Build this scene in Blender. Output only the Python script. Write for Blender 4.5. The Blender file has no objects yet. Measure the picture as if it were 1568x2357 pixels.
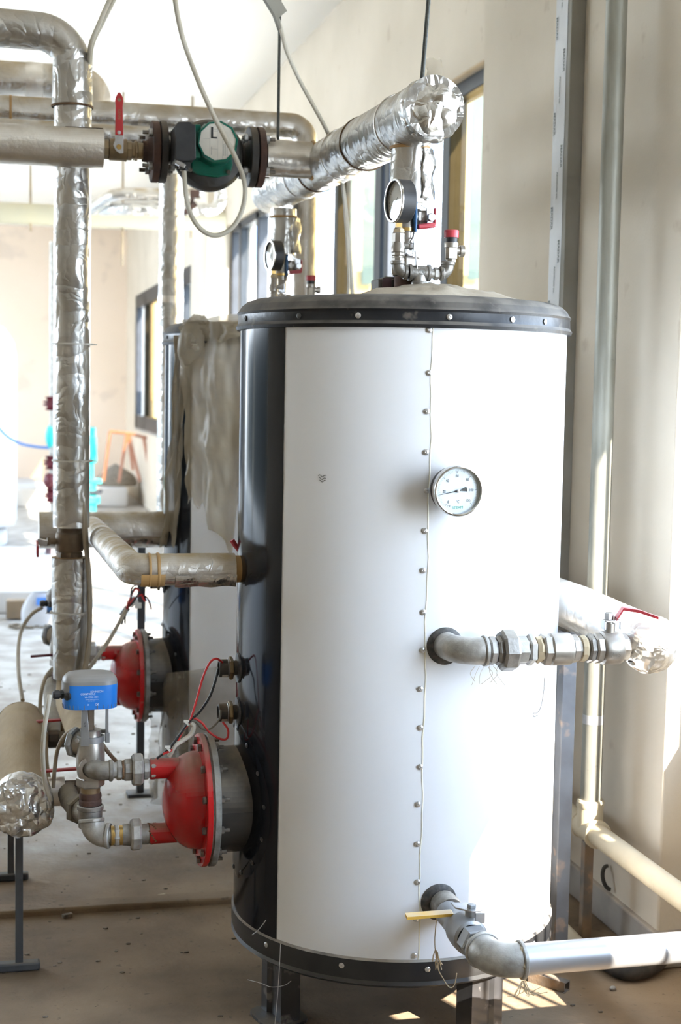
import bpy, math, random
from mathutils import Vector, Matrix, noise
random.seed(7)
V = Vector
PI = math.pi
scene = bpy.context.scene
COL = scene.collection

# ------------------------------------------------------------------ camera model
FPX = 3400.0
PITCH = math.radians(4.85); YAW = math.radians(13.5); ROLL = 0.018
CAM = V((0, 0, 1.45))
_f = V((math.sin(YAW)*math.cos(PITCH), math.cos(YAW)*math.cos(PITCH), -math.sin(PITCH)))
_r0 = V((math.cos(YAW), -math.sin(YAW), 0))
_u0 = V((math.sin(YAW)*math.sin(PITCH), math.cos(YAW)*math.sin(PITCH), math.cos(PITCH)))
_r = math.cos(ROLL)*_r0 + math.sin(ROLL)*_u0
_u = math.cos(ROLL)*_u0 - math.sin(ROLL)*_r0

def _ray(x, y):
    return _f + (x-784)/FPX*_r - (y-1178.5)/FPX*_u
def aX(x, y, X):
    d = _ray(x, y); return CAM + d*((X-CAM.x)/d.x)
def A(x, y, Y):
    d = _ray(x, y); return CAM + d*((Y-CAM.y)/d.y)
def aZ(x, y, Z):
    d = _ray(x, y); return CAM + d*((Z-CAM.z)/d.z)

cam = bpy.data.cameras.new('camera')
cam.sensor_fit = 'VERTICAL'; cam.sensor_height = 36.0
cam.lens = FPX/2357*36.0
cam.clip_start = 0.05; cam.clip_end = 200
cam.dof.use_dof = True
cam.dof.focus_distance = 3.15
cam.dof.aperture_fstop = cam.lens/1000/0.0105
camo = bpy.data.objects.new('camera', cam); COL.objects.link(camo)
m3 = Matrix((_r, _u, -_f)).transposed()
camo.matrix_world = Matrix.Translation(CAM) @ m3.to_4x4()
scene.camera = camo

# ------------------------------------------------------------------ object helpers
WL = {}
def tag(o, label=None, cat=None, group=None, kind=None):
    if label: o['label'] = label
    if cat: o['category'] = cat
    if group: o['group'] = group
    if kind: o['kind'] = kind
    return o

def thing(name, label, cat, loc, group=None):
    o = bpy.data.objects.new(name, None); COL.objects.link(o)
    o.empty_display_size = 0.05
    o.location = loc; WL[o] = V(loc)
    return tag(o, label, cat, group)

class MB:
    def __init__(s): s.v = []; s.f = []
    def add(s, vs, fs):
        n = len(s.v); s.v += [V(a) for a in vs]; s.f += [tuple(i+n for i in f) for f in fs]
        return s
    def box(s, c, d, rot=None):
        c = V(c); h = V(d)/2
        vs = []
        for z in (-1, 1):
            for x, y in ((-1, -1), (1, -1), (1, 1), (-1, 1)):
                p = V((x*h.x, y*h.y, z*h.z))
                if rot: p = rot @ p
                vs.append(c+p)
        return s.add(vs, [(3, 2, 1, 0), (4, 5, 6, 7), (0, 1, 5, 4), (1, 2, 6, 5), (2, 3, 7, 6), (3, 0, 4, 7)])
    def lathe(s, o, d, prof, seg=32, a0=0.0, a1=2*PI, ref=None, rf=None):
        o = V(o); d = V(d).normalized(); x, y = frame(d, ref)
        full = abs(a1-a0-2*PI) < 1e-6
        n = seg if full else seg+1
        vs = []
        for (t, r) in prof:
            for k in range(n):
                a = a0+(a1-a0)*k/seg
                rr = r
                if rf: rr = rf(t, a, r)
                vs.append(o+d*t+(x*math.cos(a)+y*math.sin(a))*rr)
        fs = []
        for i in range(len(prof)-1):
            for k in range(seg):
                k2 = (k+1) % n
                fs.append((i*n+k, i*n+k2, (i+1)*n+k2, (i+1)*n+k))
        return s.add(vs, fs)
    def cyl(s, p0, p1, r, seg=24, r2=None, ref=None):
        p0 = V(p0); p1 = V(p1); L = (p1-p0).length; r2 = r if r2 is None else r2
        return s.lathe(p0, p1-p0, [(0, 0.0001), (0, r), (L, r2), (L, 0.0001)], seg, ref=ref)
    def hexn(s, p0, p1, r, sides=6, ref=None, ch=0.12):
        p0 = V(p0); p1 = V(p1); L = (p1-p0).length
        c = min(L*0.25, r*ch)
        return s.lathe(p0, p1-p0, [(0, 0.0001), (0, r*.9), (c, r), (L-c, r), (L, r*.9), (L, 0.0001)], sides, ref=ref)
    def tube(s, path, r, seg=14, rf=None, cap=True, ref=None):
        P = [V(p) for p in path]; n = len(P)
        T = []
        for i in range(n):
            a = P[max(i-1, 0)]; b = P[min(i+1, n-1)]
            T.append((b-a).normalized())
        x, y = frame(T[0], ref)
        vs = []; L = 0
        for i in range(n):
            if i:
                L += (P[i]-P[i-1]).length
                q = T[i-1].rotation_difference(T[i]); x = q @ x; y = q @ y
                x = (x - T[i]*x.dot(T[i])).normalized(); y = T[i].cross(x)
            ra = r(i/(n-1)) if callable(r) else r
            for k in range(seg):
                a = 2*PI*k/seg
                rr = ra*(rf(L, a) if rf else 1)
                vs.append(P[i]+(x*math.cos(a)+y*math.sin(a))*rr)
        fs = [(i*seg+k, i*seg+(k+1) % seg, (i+1)*seg+(k+1) % seg, (i+1)*seg+k) for i in range(n-1) for k in range(seg)]
        if cap:
            fs.append(tuple(range(seg-1, -1, -1))); fs.append(tuple((n-1)*seg+k for k in range(seg)))
        return s.add(vs, fs)
    def ball(s, c, r, seg=16, sc=(1, 1, 1)):
        rings = seg//2
        n = len(s.v)
        prof = [(-math.cos(PI*i/rings)*r, max(1e-4, math.sin(PI*i/rings)*r)) for i in range(rings+1)]
        s.lathe(c, (0, 0, 1), prof, seg)
        c = V(c)
        for i in range(n, len(s.v)):
            q = s.v[i]-c; s.v[i] = c+V((q.x*sc[0], q.y*sc[1], q.z*sc[2]))
        return s
    def extr(s, pts, vec):
        """prism of a planar outline extruded along vec"""
        n = len(pts); vec = V(vec)
        vs = [V(p) for p in pts]+[V(p)+vec for p in pts]
        fs = [tuple(range(n-1, -1, -1)), tuple(range(n, 2*n))]+[(i, (i+1) % n, n+(i+1) % n, n+i) for i in range(n)]
        return s.add(vs, fs)
    def grid(s, rows):
        n = len(rows[0]); vs = [p for r in rows for p in r]
        fs = [(i*n+k, i*n+k+1, (i+1)*n+k+1, (i+1)*n+k) for i in range(len(rows)-1) for k in range(n-1)]
        return s.add(vs, fs)

def frame(d, ref=None):
    d = V(d).normalized()
    ref = V(ref) if ref else (V((0, 0, 1)) if abs(d.z) < 0.9 else V((1, 0, 0)))
    y = d.cross(ref).normalized(); x = y.cross(d).normalized()
    return x, y

def obj(name, mb, mat, parent=None, loc=None, bevel=0, smooth=True, label=None, sharp=30, solid=0):
    base = WL[parent] if parent else V(loc or (0, 0, 0))
    me = bpy.data.meshes.new(name)
    me.from_pydata([p-base for p in mb.v], [], mb.f)
    me.validate()
    import bmesh
    b = bmesh.new(); b.from_mesh(me); bmesh.ops.recalc_face_normals(b, faces=b.faces); b.to_mesh(me); b.free()
    if smooth:
        me.polygons.foreach_set('use_smooth', [True]*len(me.polygons))
        me.set_sharp_from_angle(angle=math.radians(sharp))
    o = bpy.data.objects.new(name, me); COL.objects.link(o)
    if mat: me.materials.append(mat)
    if parent: o.parent = parent
    else: o.location = base
    WL[o] = base
    if solid:
        m = o.modifiers.new('solid', 'SOLIDIFY'); m.thickness = solid; m.offset = 0
    if bevel:
        m = o.modifiers.new('bevel', 'BEVEL'); m.width = bevel; m.segments = 2; m.limit_method = 'ANGLE'; m.angle_limit = math.radians(40)
    if label: o['label'] = label
    return o

def struct(name, mb, mat, **k):
    o = obj(name, mb, mat, **k); o['kind'] = 'structure'; return o

def copy_tree(o, off=None, parent=None):
    c = o.copy(); COL.objects.link(c)
    if parent is None: c.location = o.location+V(off); WL[c] = WL[o]+V(off)
    else: c.parent = parent; WL[c] = WL[parent]
    for ch in list(o.children): copy_tree(ch, None, c)
    return c

def bend(pts, rad, n=10):
    pts = [V(p) for p in pts]
    rads = rad if isinstance(rad, (list, tuple)) else [rad]*(len(pts)-2)
    out = [pts[0]]
    for i in range(1, len(pts)-1):
        a, b, c = pts[i-1], pts[i], pts[i+1]
        u = (a-b).normalized(); w = (c-b).normalized()
        ang = u.angle(w)
        R = rads[i-1]
        t = min(R/math.tan(ang/2), (a-b).length*.98, (c-b).length*.98)
        R = t*math.tan(ang/2)
        bis = (u+w).normalized(); cen = b+bis*(R/math.sin(ang/2))
        s = b+u*t-cen; e = b+w*t-cen
        for k in range(n+1):
            om = max(1e-5, s.angle(e)); f = k/n
            out.append(cen+(s*math.sin((1-f)*om)+e*math.sin(f*om))/math.sin(om))
    out.append(pts[-1])
    return out

def dense(path, step):
    out = []
    for a, b in zip(path[:-1], path[1:]):
        n = max(1, int((b-a).length/step))
        for k in range(n): out.append(a.lerp(b, k/n))
    out.append(path[-1]); return out

def spline(pts, n=8):
    P = [V(p) for p in pts]; P = [P[0]*2-P[1]]+P+[P[-1]*2-P[-2]]
    out = []
    for i in range(1, len(P)-2):
        p0, p1, p2, p3 = P[i-1:i+3]
        for k in range(n):
            t = k/n
            out.append(0.5*((2*p1)+(p2-p0)*t+(2*p0-5*p1+4*p2-p3)*t*t+(3*p1-p0-3*p2+p3)*t**3))
    out.append(P[-2]); return out

def lettering(name, body, size, origin, xdir, ydir, mat, parent, align='CENTER', fn=None, lift=0.0004, bold=0.0, sx=1.0):
    cu = bpy.data.curves.new(name, 'FONT'); cu.body = body; cu.size = size; cu.align_x = align; cu.align_y = 'CENTER'
    cu.offset = bold; cu.resolution_u = 3
    t = bpy.data.objects.new('tmp', cu); COL.objects.link(t)
    dg = bpy.context.evaluated_depsgraph_get()
    me = bpy.data.meshes.new_from_object(t.evaluated_get(dg))
    bpy.data.objects.remove(t)
    xd = V(xdir).normalized(); yd = V(ydir).normalized(); nd = xd.cross(yd)
    o0 = V(origin); mb = MB()
    vs = []
    for v in me.vertices:
        p = o0+xd*v.co.x*sx+yd*v.co.y+nd*lift
        if fn: p = fn(v.co.x*sx, v.co.y)
        vs.append(p)
    mb.add(vs, [tuple(p.vertices) for p in me.polygons])
    bpy.data.meshes.remove(me)
    return obj(name, mb, mat, parent, smooth=False)

# ------------------------------------------------------------------ materials
def mat(name, c1, c2=None, ns=8.0, rough=0.5, metal=0.0, bump=0.0, bs=40.0, dust=0.0, dustc=(.36, .29, .2), stretch=(1, 1, 1),
        detail=4.0, lo=.35, hi=.65, spec=0.5, spots=None, rough2=None, bump2=0.0, bs2=6.0, coat=0.0, dust_lo=0.2, dust_hi=.95):
    m = bpy.data.materials.new(name); m.use_nodes = True
    nt = m.node_tree; N = nt.nodes; L = nt.links
    for n in list(N): N.remove(n)
    out = N.new('ShaderNodeOutputMaterial'); b = N.new('ShaderNodeBsdfPrincipled'); L.new(b.outputs[0], out.inputs[0])
    b.inputs['Roughness'].default_value = rough; b.inputs['Metallic'].default_value = metal
    b.inputs['Specular IOR Level'].default_value = spec
    b.inputs['Coat Weight'].default_value = coat; b.inputs['Coat Roughness'].default_value = 0.08
    geo = N.new('ShaderNodeNewGeometry'); mp = N.new('ShaderNodeMapping'); mp.inputs['Scale'].default_value = stretch
    L.new(geo.outputs['Position'], mp.inputs[0])
    def nz(scale, det=detail, vec=mp.outputs[0], dist=0.0):
        n = N.new('ShaderNodeTexNoise'); n.inputs['Scale'].default_value = scale; n.inputs['Detail'].default_value = det
        n.inputs['Distortion'].default_value = dist
        L.new(vec, n.inputs['Vector']); return n.outputs['Fac']
    def rng(x, a, bb, t0=0.0, t1=1.0):
        n = N.new('ShaderNodeMapRange'); n.inputs[1].default_value = a; n.inputs[2].default_value = bb
        n.inputs[3].default_value = t0; n.inputs[4].default_value = t1; L.new(x, n.inputs[0]); return n.outputs[0]
    def mix(fac, a, c):
        n = N.new('ShaderNodeMix'); n.data_type = 'RGBA'
        if hasattr(fac, 'is_linked'): L.new(fac, n.inputs[0])
        else: n.inputs[0].default_value = fac
        for i, q in ((6, a), (7, c)):
            if isinstance(q, tuple): n.inputs[i].default_value = (*q, 1)
            else: L.new(q, n.inputs[i])
        return n.outputs[2]
    def mul(a, c):
        n = N.new('ShaderNodeMath'); n.operation = 'MULTIPLY'
        for i, q in ((0, a), (1, c)):
            if hasattr(q, 'is_linked'): L.new(q, n.inputs[i])
            else: n.inputs[i].default_value = q
        return n.outputs[0]
    colr = tuple(c1)
    if c2 is not None: colr = mix(rng(nz(ns), lo, hi), tuple(c1), tuple(c2))
    if spots:
        sc, ss, th, amt = spots
        colr = mix(mul(rng(nz(ss, 3, geo.outputs['Position']), th, th+.08), amt), colr, tuple(sc))
    if rough2 is not None: L.new(rng(nz(ns*1.7), .3, .7, rough, rough2), b.inputs['Roughness'])
    if dust > 0:
        sp = N.new('ShaderNodeSeparateXYZ'); L.new(geo.outputs['True Normal'], sp.inputs[0])
        up = rng(sp.outputs[2], dust_lo, dust_hi)
        f = mul(mul(up, rng(nz(14, 5, geo.outputs['Position']), .25, .6)), dust)
        colr = mix(f, colr, tuple(dustc))
        n = N.new('ShaderNodeMath'); n.operation = 'SUBTRACT'; n.inputs[0].default_value = 1.0; L.new(f, n.inputs[1])
        if metal > 0: L.new(mul(n.outputs[0], metal), b.inputs['Metallic'])
        rr = N.new('ShaderNodeMix'); L.new(f, rr.inputs[0]); rr.inputs[2].default_value = rough; rr.inputs[3].default_value = .9
        L.new(rr.outputs[0], b.inputs['Roughness'])
    if isinstance(colr, tuple): b.inputs['Base Color'].default_value = (*colr, 1)
    else: L.new(colr, b.inputs['Base Color'])
    if bump > 0:
        bn = N.new('ShaderNodeBump'); bn.inputs['Strength'].default_value = bump; bn.inputs['Distance'].default_value = .01
        L.new(nz(bs, 4), bn.inputs['Height']); last = bn
        if bump2 > 0:
            b2 = N.new('ShaderNodeBump'); b2.inputs['Strength'].default_value = bump2; b2.inputs['Distance'].default_value = .03
            L.new(nz(bs2, 3, dist=1.0), b2.inputs['Height']); L.new(b2.outputs[0], bn.inputs['Normal'])
        L.new(bn.outputs[0], b.inputs['Normal'])
    m['bsdf'] = b.name
    return m

def foil_mat(name, dust=.8, dustc=(.42, .34, .23), crumple=.35, base=(.86, .85, .83), base2=(.62, .6, .56), rough=.24, stain=None, dlo=.15):
    """crumpled aluminium foil wrap: sharp-edged creases + dust lying on the upper side"""
    m = mat(name, base, base2, ns=5, rough=rough, metal=1.0, bump=.15, bs=60, dust=dust, dustc=dustc, rough2=None, dust_lo=dlo, dust_hi=.9,
            spots=stain)
    nt = m.node_tree; N = nt.nodes; L = nt.links; b = N[m['bsdf']]
    geo = next(n for n in N if n.type == 'NEW_GEOMETRY')
    nz = N.new('ShaderNodeTexNoise'); nz.inputs['Scale'].default_value = 7; nz.inputs['Detail'].default_value = 3
    L.new(geo.outputs['Position'], nz.inputs[0])
    md = N.new('ShaderNodeMix'); md.data_type = 'RGBA'; md.inputs[0].default_value = .12
    L.new(geo.outputs['Position'], md.inputs[6]); L.new(nz.outputs['Color'], md.inputs[7])
    vo = N.new('ShaderNodeTexVoronoi'); vo.feature = 'F1'; vo.distance = 'MINKOWSKI'; vo.inputs['Scale'].default_value = 11
    L.new(md.outputs[2], vo.inputs['Vector'])
    v2 = N.new('ShaderNodeTexVoronoi'); v2.feature = 'DISTANCE_TO_EDGE'; v2.inputs['Scale'].default_value = 6
    L.new(md.outputs[2], v2.inputs['Vector'])
    ad = N.new('ShaderNodeMath'); ad.operation = 'ADD'; L.new(vo.outputs[0], ad.inputs[0]); L.new(v2.outputs[0], ad.inputs[1])
    bn = N.new('ShaderNodeBump'); bn.inputs['Strength'].default_value = crumple; bn.inputs['Distance'].default_value = .02
    L.new(ad.outputs[0], bn.inputs['Height'])
    old = b.inputs['Normal'].links[0].from_node
    L.new(bn.outputs[0], old.inputs['Normal'])
    return m

def film_mat(name, col, alpha, rough=.4, ns=6):
    """dusty translucent plastic film"""
    m = bpy.data.materials.new(name); m.use_nodes = True
    nt = m.node_tree; N = nt.nodes; L = nt.links
    for n in list(N): N.remove(n)
    out = N.new('ShaderNodeOutputMaterial'); b = N.new('ShaderNodeBsdfPrincipled'); tr = N.new('ShaderNodeBsdfTransparent')
    mx = N.new('ShaderNodeMixShader'); L.new(tr.outputs[0], mx.inputs[1]); L.new(b.outputs[0], mx.inputs[2]); L.new(mx.outputs[0], out.inputs[0])
    geo = N.new('ShaderNodeNewGeometry')
    nz = N.new('ShaderNodeTexNoise'); nz.inputs['Scale'].default_value = ns; nz.inputs['Detail'].default_value = 5; L.new(geo.outputs['Position'], nz.inputs[0])
    mr = N.new('ShaderNodeMapRange'); mr.inputs[1].default_value = .3; mr.inputs[2].default_value = .7
    mr.inputs[3].default_value = alpha-.18; mr.inputs[4].default_value = alpha+.15; L.new(nz.outputs[0], mr.inputs[0]); L.new(mr.outputs[0], mx.inputs[0])
    mc = N.new('ShaderNodeMix'); mc.data_type = 'RGBA'; L.new(nz.outputs[0], mc.inputs[0])
    mc.inputs[6].default_value = (*[c*1.15 for c in col], 1); mc.inputs[7].default_value = (col[0]*.8, col[1]*.7, col[2]*.55, 1)
    L.new(mc.outputs[2], b.inputs['Base Color'])
    b.inputs['Roughness'].default_value = rough
    bn = N.new('ShaderNodeBump'); bn.inputs['Strength'].default_value = .4; bn.inputs['Distance'].default_value = .01
    n2 = N.new('ShaderNodeTexNoise'); n2.inputs['Scale'].default_value = 30; L.new(geo.outputs['Position'], n2.inputs[0])
    L.new(n2.outputs[0], bn.inputs['Height']); L.new(bn.outputs[0], b.inputs['Normal'])
    return m

def glass_mat(name, tint, gloss=.08):
    m = bpy.data.materials.new(name); m.use_nodes = True
    nt = m.node_tree; N = nt.nodes; L = nt.links
    for n in list(N): N.remove(n)
    out = N.new('ShaderNodeOutputMaterial'); g = N.new('ShaderNodeBsdfGlossy'); tr = N.new('ShaderNodeBsdfTransparent')
    tr.inputs[0].default_value = (*tint, 1); g.inputs['Roughness'].default_value = .02
    lw = N.new('ShaderNodeLayerWeight'); lw.inputs[0].default_value = .5
    pw = N.new('ShaderNodeMath'); pw.operation = 'POWER'; L.new(lw.outputs['Facing'], pw.inputs[0]); pw.inputs[1].default_value = 4.0
    ml = N.new('ShaderNodeMath'); ml.operation = 'MULTIPLY_ADD'; L.new(pw.outputs[0], ml.inputs[0]); ml.inputs[1].default_value = .5; ml.inputs[2].default_value = .03
    mx = N.new('ShaderNodeMixShader'); L.new(ml.outputs[0], mx.inputs[0]); L.new(tr.outputs[0], mx.inputs[1]); L.new(g.outputs[0], mx.inputs[2]); L.new(mx.outputs[0], out.inputs[0])
    return m

M = {}
M['wall'] = mat('painted_plaster', (.70, .62, .505), (.62, .545, .435), ns=1.6, rough=.85, bump=.06, bs=90, spots=((.42, .33, .24), 9, .66, .35))
M['wall_far'] = mat('cream_plaster', (.88, .745, .62), (.84, .70, .565), ns=.7, rough=.9, bump=.03, bs=60, spots=((.6, .5, .42), 2.5, .62, .4))
M['ceil'] = mat('white_ceiling_paint', (.87, .855, .81), (.83, .81, .77), ns=.6, rough=.95)
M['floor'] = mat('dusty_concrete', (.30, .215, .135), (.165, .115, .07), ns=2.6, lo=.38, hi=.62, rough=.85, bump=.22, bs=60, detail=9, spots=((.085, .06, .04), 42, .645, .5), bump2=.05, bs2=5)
def floor_shade_tones():
    # shade and daylight put into the colour: brown near end, ragged change to pale
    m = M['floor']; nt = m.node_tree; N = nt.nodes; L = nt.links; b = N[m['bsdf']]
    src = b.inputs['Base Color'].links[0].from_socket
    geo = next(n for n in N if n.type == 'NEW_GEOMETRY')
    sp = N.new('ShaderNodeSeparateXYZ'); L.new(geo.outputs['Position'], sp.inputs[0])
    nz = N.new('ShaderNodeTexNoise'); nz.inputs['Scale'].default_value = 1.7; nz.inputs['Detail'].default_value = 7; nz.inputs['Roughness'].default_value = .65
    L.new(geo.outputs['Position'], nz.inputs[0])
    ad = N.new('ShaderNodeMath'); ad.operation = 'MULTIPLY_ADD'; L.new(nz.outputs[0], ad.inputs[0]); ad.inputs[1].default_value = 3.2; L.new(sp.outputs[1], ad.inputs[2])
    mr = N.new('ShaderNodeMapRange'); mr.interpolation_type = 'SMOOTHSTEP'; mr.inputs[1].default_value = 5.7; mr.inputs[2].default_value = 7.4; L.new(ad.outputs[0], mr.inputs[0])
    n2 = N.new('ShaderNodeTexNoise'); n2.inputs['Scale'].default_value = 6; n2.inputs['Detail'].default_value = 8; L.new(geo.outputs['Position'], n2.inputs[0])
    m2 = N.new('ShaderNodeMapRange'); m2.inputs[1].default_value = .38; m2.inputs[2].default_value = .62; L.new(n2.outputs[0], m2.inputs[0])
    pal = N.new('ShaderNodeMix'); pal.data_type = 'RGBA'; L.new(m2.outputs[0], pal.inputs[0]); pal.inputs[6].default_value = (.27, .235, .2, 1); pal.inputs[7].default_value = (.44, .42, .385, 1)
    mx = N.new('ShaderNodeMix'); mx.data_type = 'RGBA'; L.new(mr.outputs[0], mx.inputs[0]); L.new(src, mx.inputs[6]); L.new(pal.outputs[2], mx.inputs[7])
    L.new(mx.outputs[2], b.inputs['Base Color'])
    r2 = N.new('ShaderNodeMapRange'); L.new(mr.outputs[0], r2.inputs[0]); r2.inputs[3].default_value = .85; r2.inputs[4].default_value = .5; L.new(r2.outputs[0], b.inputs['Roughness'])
floor_shade_tones()
M['slab'] = mat('pale_concrete', (.62, .6, .58), (.5, .47, .43), ns=2, rough=.9, bump=.08, bs=40)
M['plinth'] = mat('grey_skirting_concrete', (.30, .275, .25), (.42, .38, .33), ns=7, rough=.9, bump=.15, bs=40, dust=.6, dustc=(.55, .46, .35))
M['frame'] = mat('dark_anodised_aluminium', (.010, .013, .018), (.018, .022, .03), ns=12, rough=.45, spec=.4, dust=.4)
M['shell'] = mat('white_enamel_sheet', (.83, .835, .85), (.80, .80, .81), ns=3, rough=.28, spots=((.6, .55, .47), 17, .79, .35), bump=.012, bs=3, stretch=(1, 1, .35), coat=.15)
M['black'] = mat('black_enamel_sheet', (.008, .009, .012), (.014, .015, .018), ns=4, rough=.07, rough2=.15, bump=.02, bs=26, stretch=(1, 1, .04), spots=((.12, .1, .08), 30, .74, .5), spec=.18)
M['lid'] = mat('dusty_black_lid', (.01, .0105, .012), (.02, .02, .022), ns=9, rough=.35, spec=.3, dust=.9, dustc=(.2, .18, .155), bump=.1, bs=50, dust_lo=.2, dust_hi=.75, spots=((.2, .17, .14), 26, .66, .45))
M['ring'] = mat('black_base_ring', (.012, .013, .016), (.03, .03, .03), ns=9, rough=.3, dust=.9, dustc=(.4, .34, .27), dust_lo=.3, dust_hi=.9)
M['leg'] = mat('black_leg_paint', (.05, .05, .055), (.03, .028, .026), ns=10, rough=.3, dust=.9, dustc=(.2, .165, .12), spots=((.3, .28, .26), 26, .6, .5), coat=.4)
M['seam'] = mat('yellowed_sealant', (.72, .66, .50), (.80, .77, .66), ns=9, rough=.6)
M['rivet'] = mat('rivet_aluminium', (.72, .71, .7), (.5, .5, .49), ns=300, rough=.3, metal=.9)
M['rivetd'] = mat('black_rivet', (.03, .03, .03), (.09, .08, .07), ns=100, rough=.5)
M['neck'] = mat('black_neck_steel', (.02, .02, .021), (.05, .045, .04), ns=9, rough=.25, dust=1.0, dustc=(.26, .21, .15), dust_lo=-.05, dust_hi=.9, stretch=(.2, 1, 1))
M['red'] = mat('red_paint', (.50, .006, .008), (.38, .005, .007), ns=6, rough=.26, dust=.9, dustc=(.33, .2, .145), dust_lo=.3, dust_hi=.9, bump=.05, bs=40, spots=((.5, .25, .2), 24, .68, .5))
M['greysteel'] = mat('grey_flange_steel', (.3, .3, .28), (.16, .155, .14), ns=30, rough=.55, metal=.4, dust=.8, dustc=(.3, .24, .17), bump=.15, bs=120)
M['gasket'] = mat('gasket_rubber', (.05, .04, .03), (.14, .1, .07), ns=60, rough=.9)
M['bolt'] = mat('dark_bolt_steel', (.10, .095, .085), (.22, .19, .16), ns=90, rough=.5, metal=.6)
M['bolt_bright'] = mat('zinc_bolt', (.6, .6, .6), (.3, .3, .29), ns=90, rough=.35, metal=.9)
M['galv'] = mat('cast_galvanised_iron', (.36, .345, .32), (.19, .175, .155), ns=34, rough=.42, metal=.7, bump=.12, bs=130, dust=.75, dustc=(.38, .34, .28), spots=((.2, .12, .07), 30, .68, .5))
M['galv_light'] = mat('galvanised_fitting', (.48, .465, .43), (.29, .275, .245), ns=34, rough=.45, metal=.55, bump=.1, bs=120, dust=.5, dustc=(.5, .45, .38), spots=((.3, .2, .13), 36, .68, .4))
M['galv_dusty'] = mat('dusty_galvanised_iron', (.24, .215, .18), (.14, .12, .095), ns=22, rough=.7, metal=.3, bump=.15, bs=120, dust=.8, dustc=(.3, .245, .17))
M['nickel'] = mat('nickel_plated_brass', (.46, .425, .38), (.32, .295, .26), ns=30, rough=.35, metal=.75, dust=.5, dustc=(.4, .34, .27))
M['brass'] = mat('dusty_brass', (.33, .235, .13), (.2, .15, .09), ns=22, rough=.42, metal=.65, dust=.5, dustc=(.3, .23, .14))
M['brass_bright'] = mat('brass', (.62, .42, .15), (.45, .29, .1), ns=40, rough=.3, metal=.9)
M['tow'] = mat('hemp_and_rust', (.25, .13, .06), (.11, .07, .04), ns=60, rough=.9, bump=.6, bs=160)
M['bronze'] = mat('aged_bronze', (.20, .15, .10), (.13, .095, .065), ns=18, rough=.5, metal=.5, dust=.5, dustc=(.25, .2, .13), bump=.05, bs=200)
M['rust'] = mat('rusty_flange', (.10, .05, .035), (.06, .035, .028), ns=20, rough=.75, metal=.2, bump=.2, bs=90, dust=.4, dustc=(.22, .15, .1))
M['castblack'] = mat('black_cast_iron', (.018, .017, .016), (.035, .03, .025), ns=18, rough=.5, bump=.1, bs=100, dust=.8, dustc=(.2, .15, .1))
M['plastic_black'] = mat('black_plastic', (.015, .016, .018), (.028, .028, .03), ns=20, rough=.45, dust=.4, dustc=(.2, .17, .14))
M['green'] = mat('green_enamel', (.0, .13, .085), (.0, .10, .066), ns=10, rough=.28, dust=.5, dustc=(.2, .24, .2))
M['label'] = mat('paper_label', (.72, .69, .62), (.62, .57, .49), ns=14, rough=.7)
M['ink'] = mat('black_ink', (.02, .02, .022), rough=.6)
M['inkgrey'] = mat('faded_grey_ink', (.2, .22, .21), rough=.7)
M['inkgreen'] = mat('green_ink', (.05, .42, .3), rough=.6)
M['white_print'] = mat('white_print', (.75, .85, .95), rough=.6)
M['steel'] = mat('brushed_steel', (.68, .67, .65), (.6, .59, .57), ns=60, rough=.2, metal=1.0)
M['chrome'] = mat('plated_steel', (.6, .6, .61), (.45, .45, .45), ns=30, rough=.3, metal=.9)
M['dial'] = mat('dial_white', (.86, .93, .98), rough=.4)
M['lens'] = glass_mat('dial_glass', (.97, .98, .98))
M['redplastic'] = mat('red_lever_sleeve', (.46, .018, .02), (.38, .015, .018), ns=30, rough=.4, dust=.35, dustc=(.5, .3, .28))
M['redfaded'] = mat('faded_red_sleeve', (.55, .05, .07), (.48, .05, .06), ns=30, rough=.4, dust=.6, dustc=(.6, .25, .25))
M['blueplastic'] = mat('blue_plastic', (.022, .22, .72), (.02, .19, .64), ns=8, rough=.3, dust=.75, dustc=(.35, .38, .42), dust_lo=.25, dust_hi=.8)
M['bluelever'] = mat('blue_lever_sleeve', (.02, .1, .25), rough=.4)
M['greytop'] = mat('dusty_clear_cover', (.30, .29, .28), (.22, .21, .2), ns=14, rough=.4, dust=.7, dustc=(.42, .39, .35))
M['yellowlever'] = mat('yellow_lever_sleeve', (.72, .42, .06), (.66, .38, .06), ns=20, rough=.5, dust=.9, dustc=(.52, .46, .38))
M['castalu'] = mat('cast_aluminium', (.36, .37, .375), (.3, .3, .3), ns=20, rough=.45, metal=.6)
M['redwire'] = mat('red_wire', (.62, .03, .03), rough=.4)
M['blackwire'] = mat('black_wire', (.02, .02, .02), rough=.5)
M['greywire'] = mat('dusty_wire', (.16, .14, .11), rough=.7)
M['cable'] = mat('cream_cable', (.60, .57, .49), (.5, .46, .37), ns=10, rough=.5, dust=.5, dustc=(.4, .34, .25))
M['cabledusty'] = mat('dusty_cable', (.42, .36, .27), (.34, .28, .2), ns=10, rough=.7)
M['tie'] = mat('nylon_tie', (.70, .68, .62), rough=.5)
M['foil'] = foil_mat('foil_wrap', crumple=.17, rough=.28, base=(.62,.61,.59), base2=(.44,.43,.405), dlo=-.1)
M['foil_smooth'] = foil_mat('smooth_foil_sleeve', crumple=.04, rough=.3, base=(.80, .765, .72), base2=(.68, .65, .6))
M['foil_dusty'] = foil_mat('very_dusty_foil', dust=1.0, dustc=(.44, .34, .2), crumple=.12, dlo=-.45, base=(.72,.71,.69), base2=(.58,.56,.53))
M['foil_bright'] = foil_mat('bright_crumpled_foil', dust=.45, crumple=.34, rough=.3, base=(.8, .79, .77), base2=(.66, .64, .6))
M['foil_white'] = foil_mat('pale_sunlit_foil', dust=.8, dustc=(.72, .66, .56), crumple=.1, rough=.3, base=(.9, .88, .84), base2=(.84, .8, .74), dlo=-.2)
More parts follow.
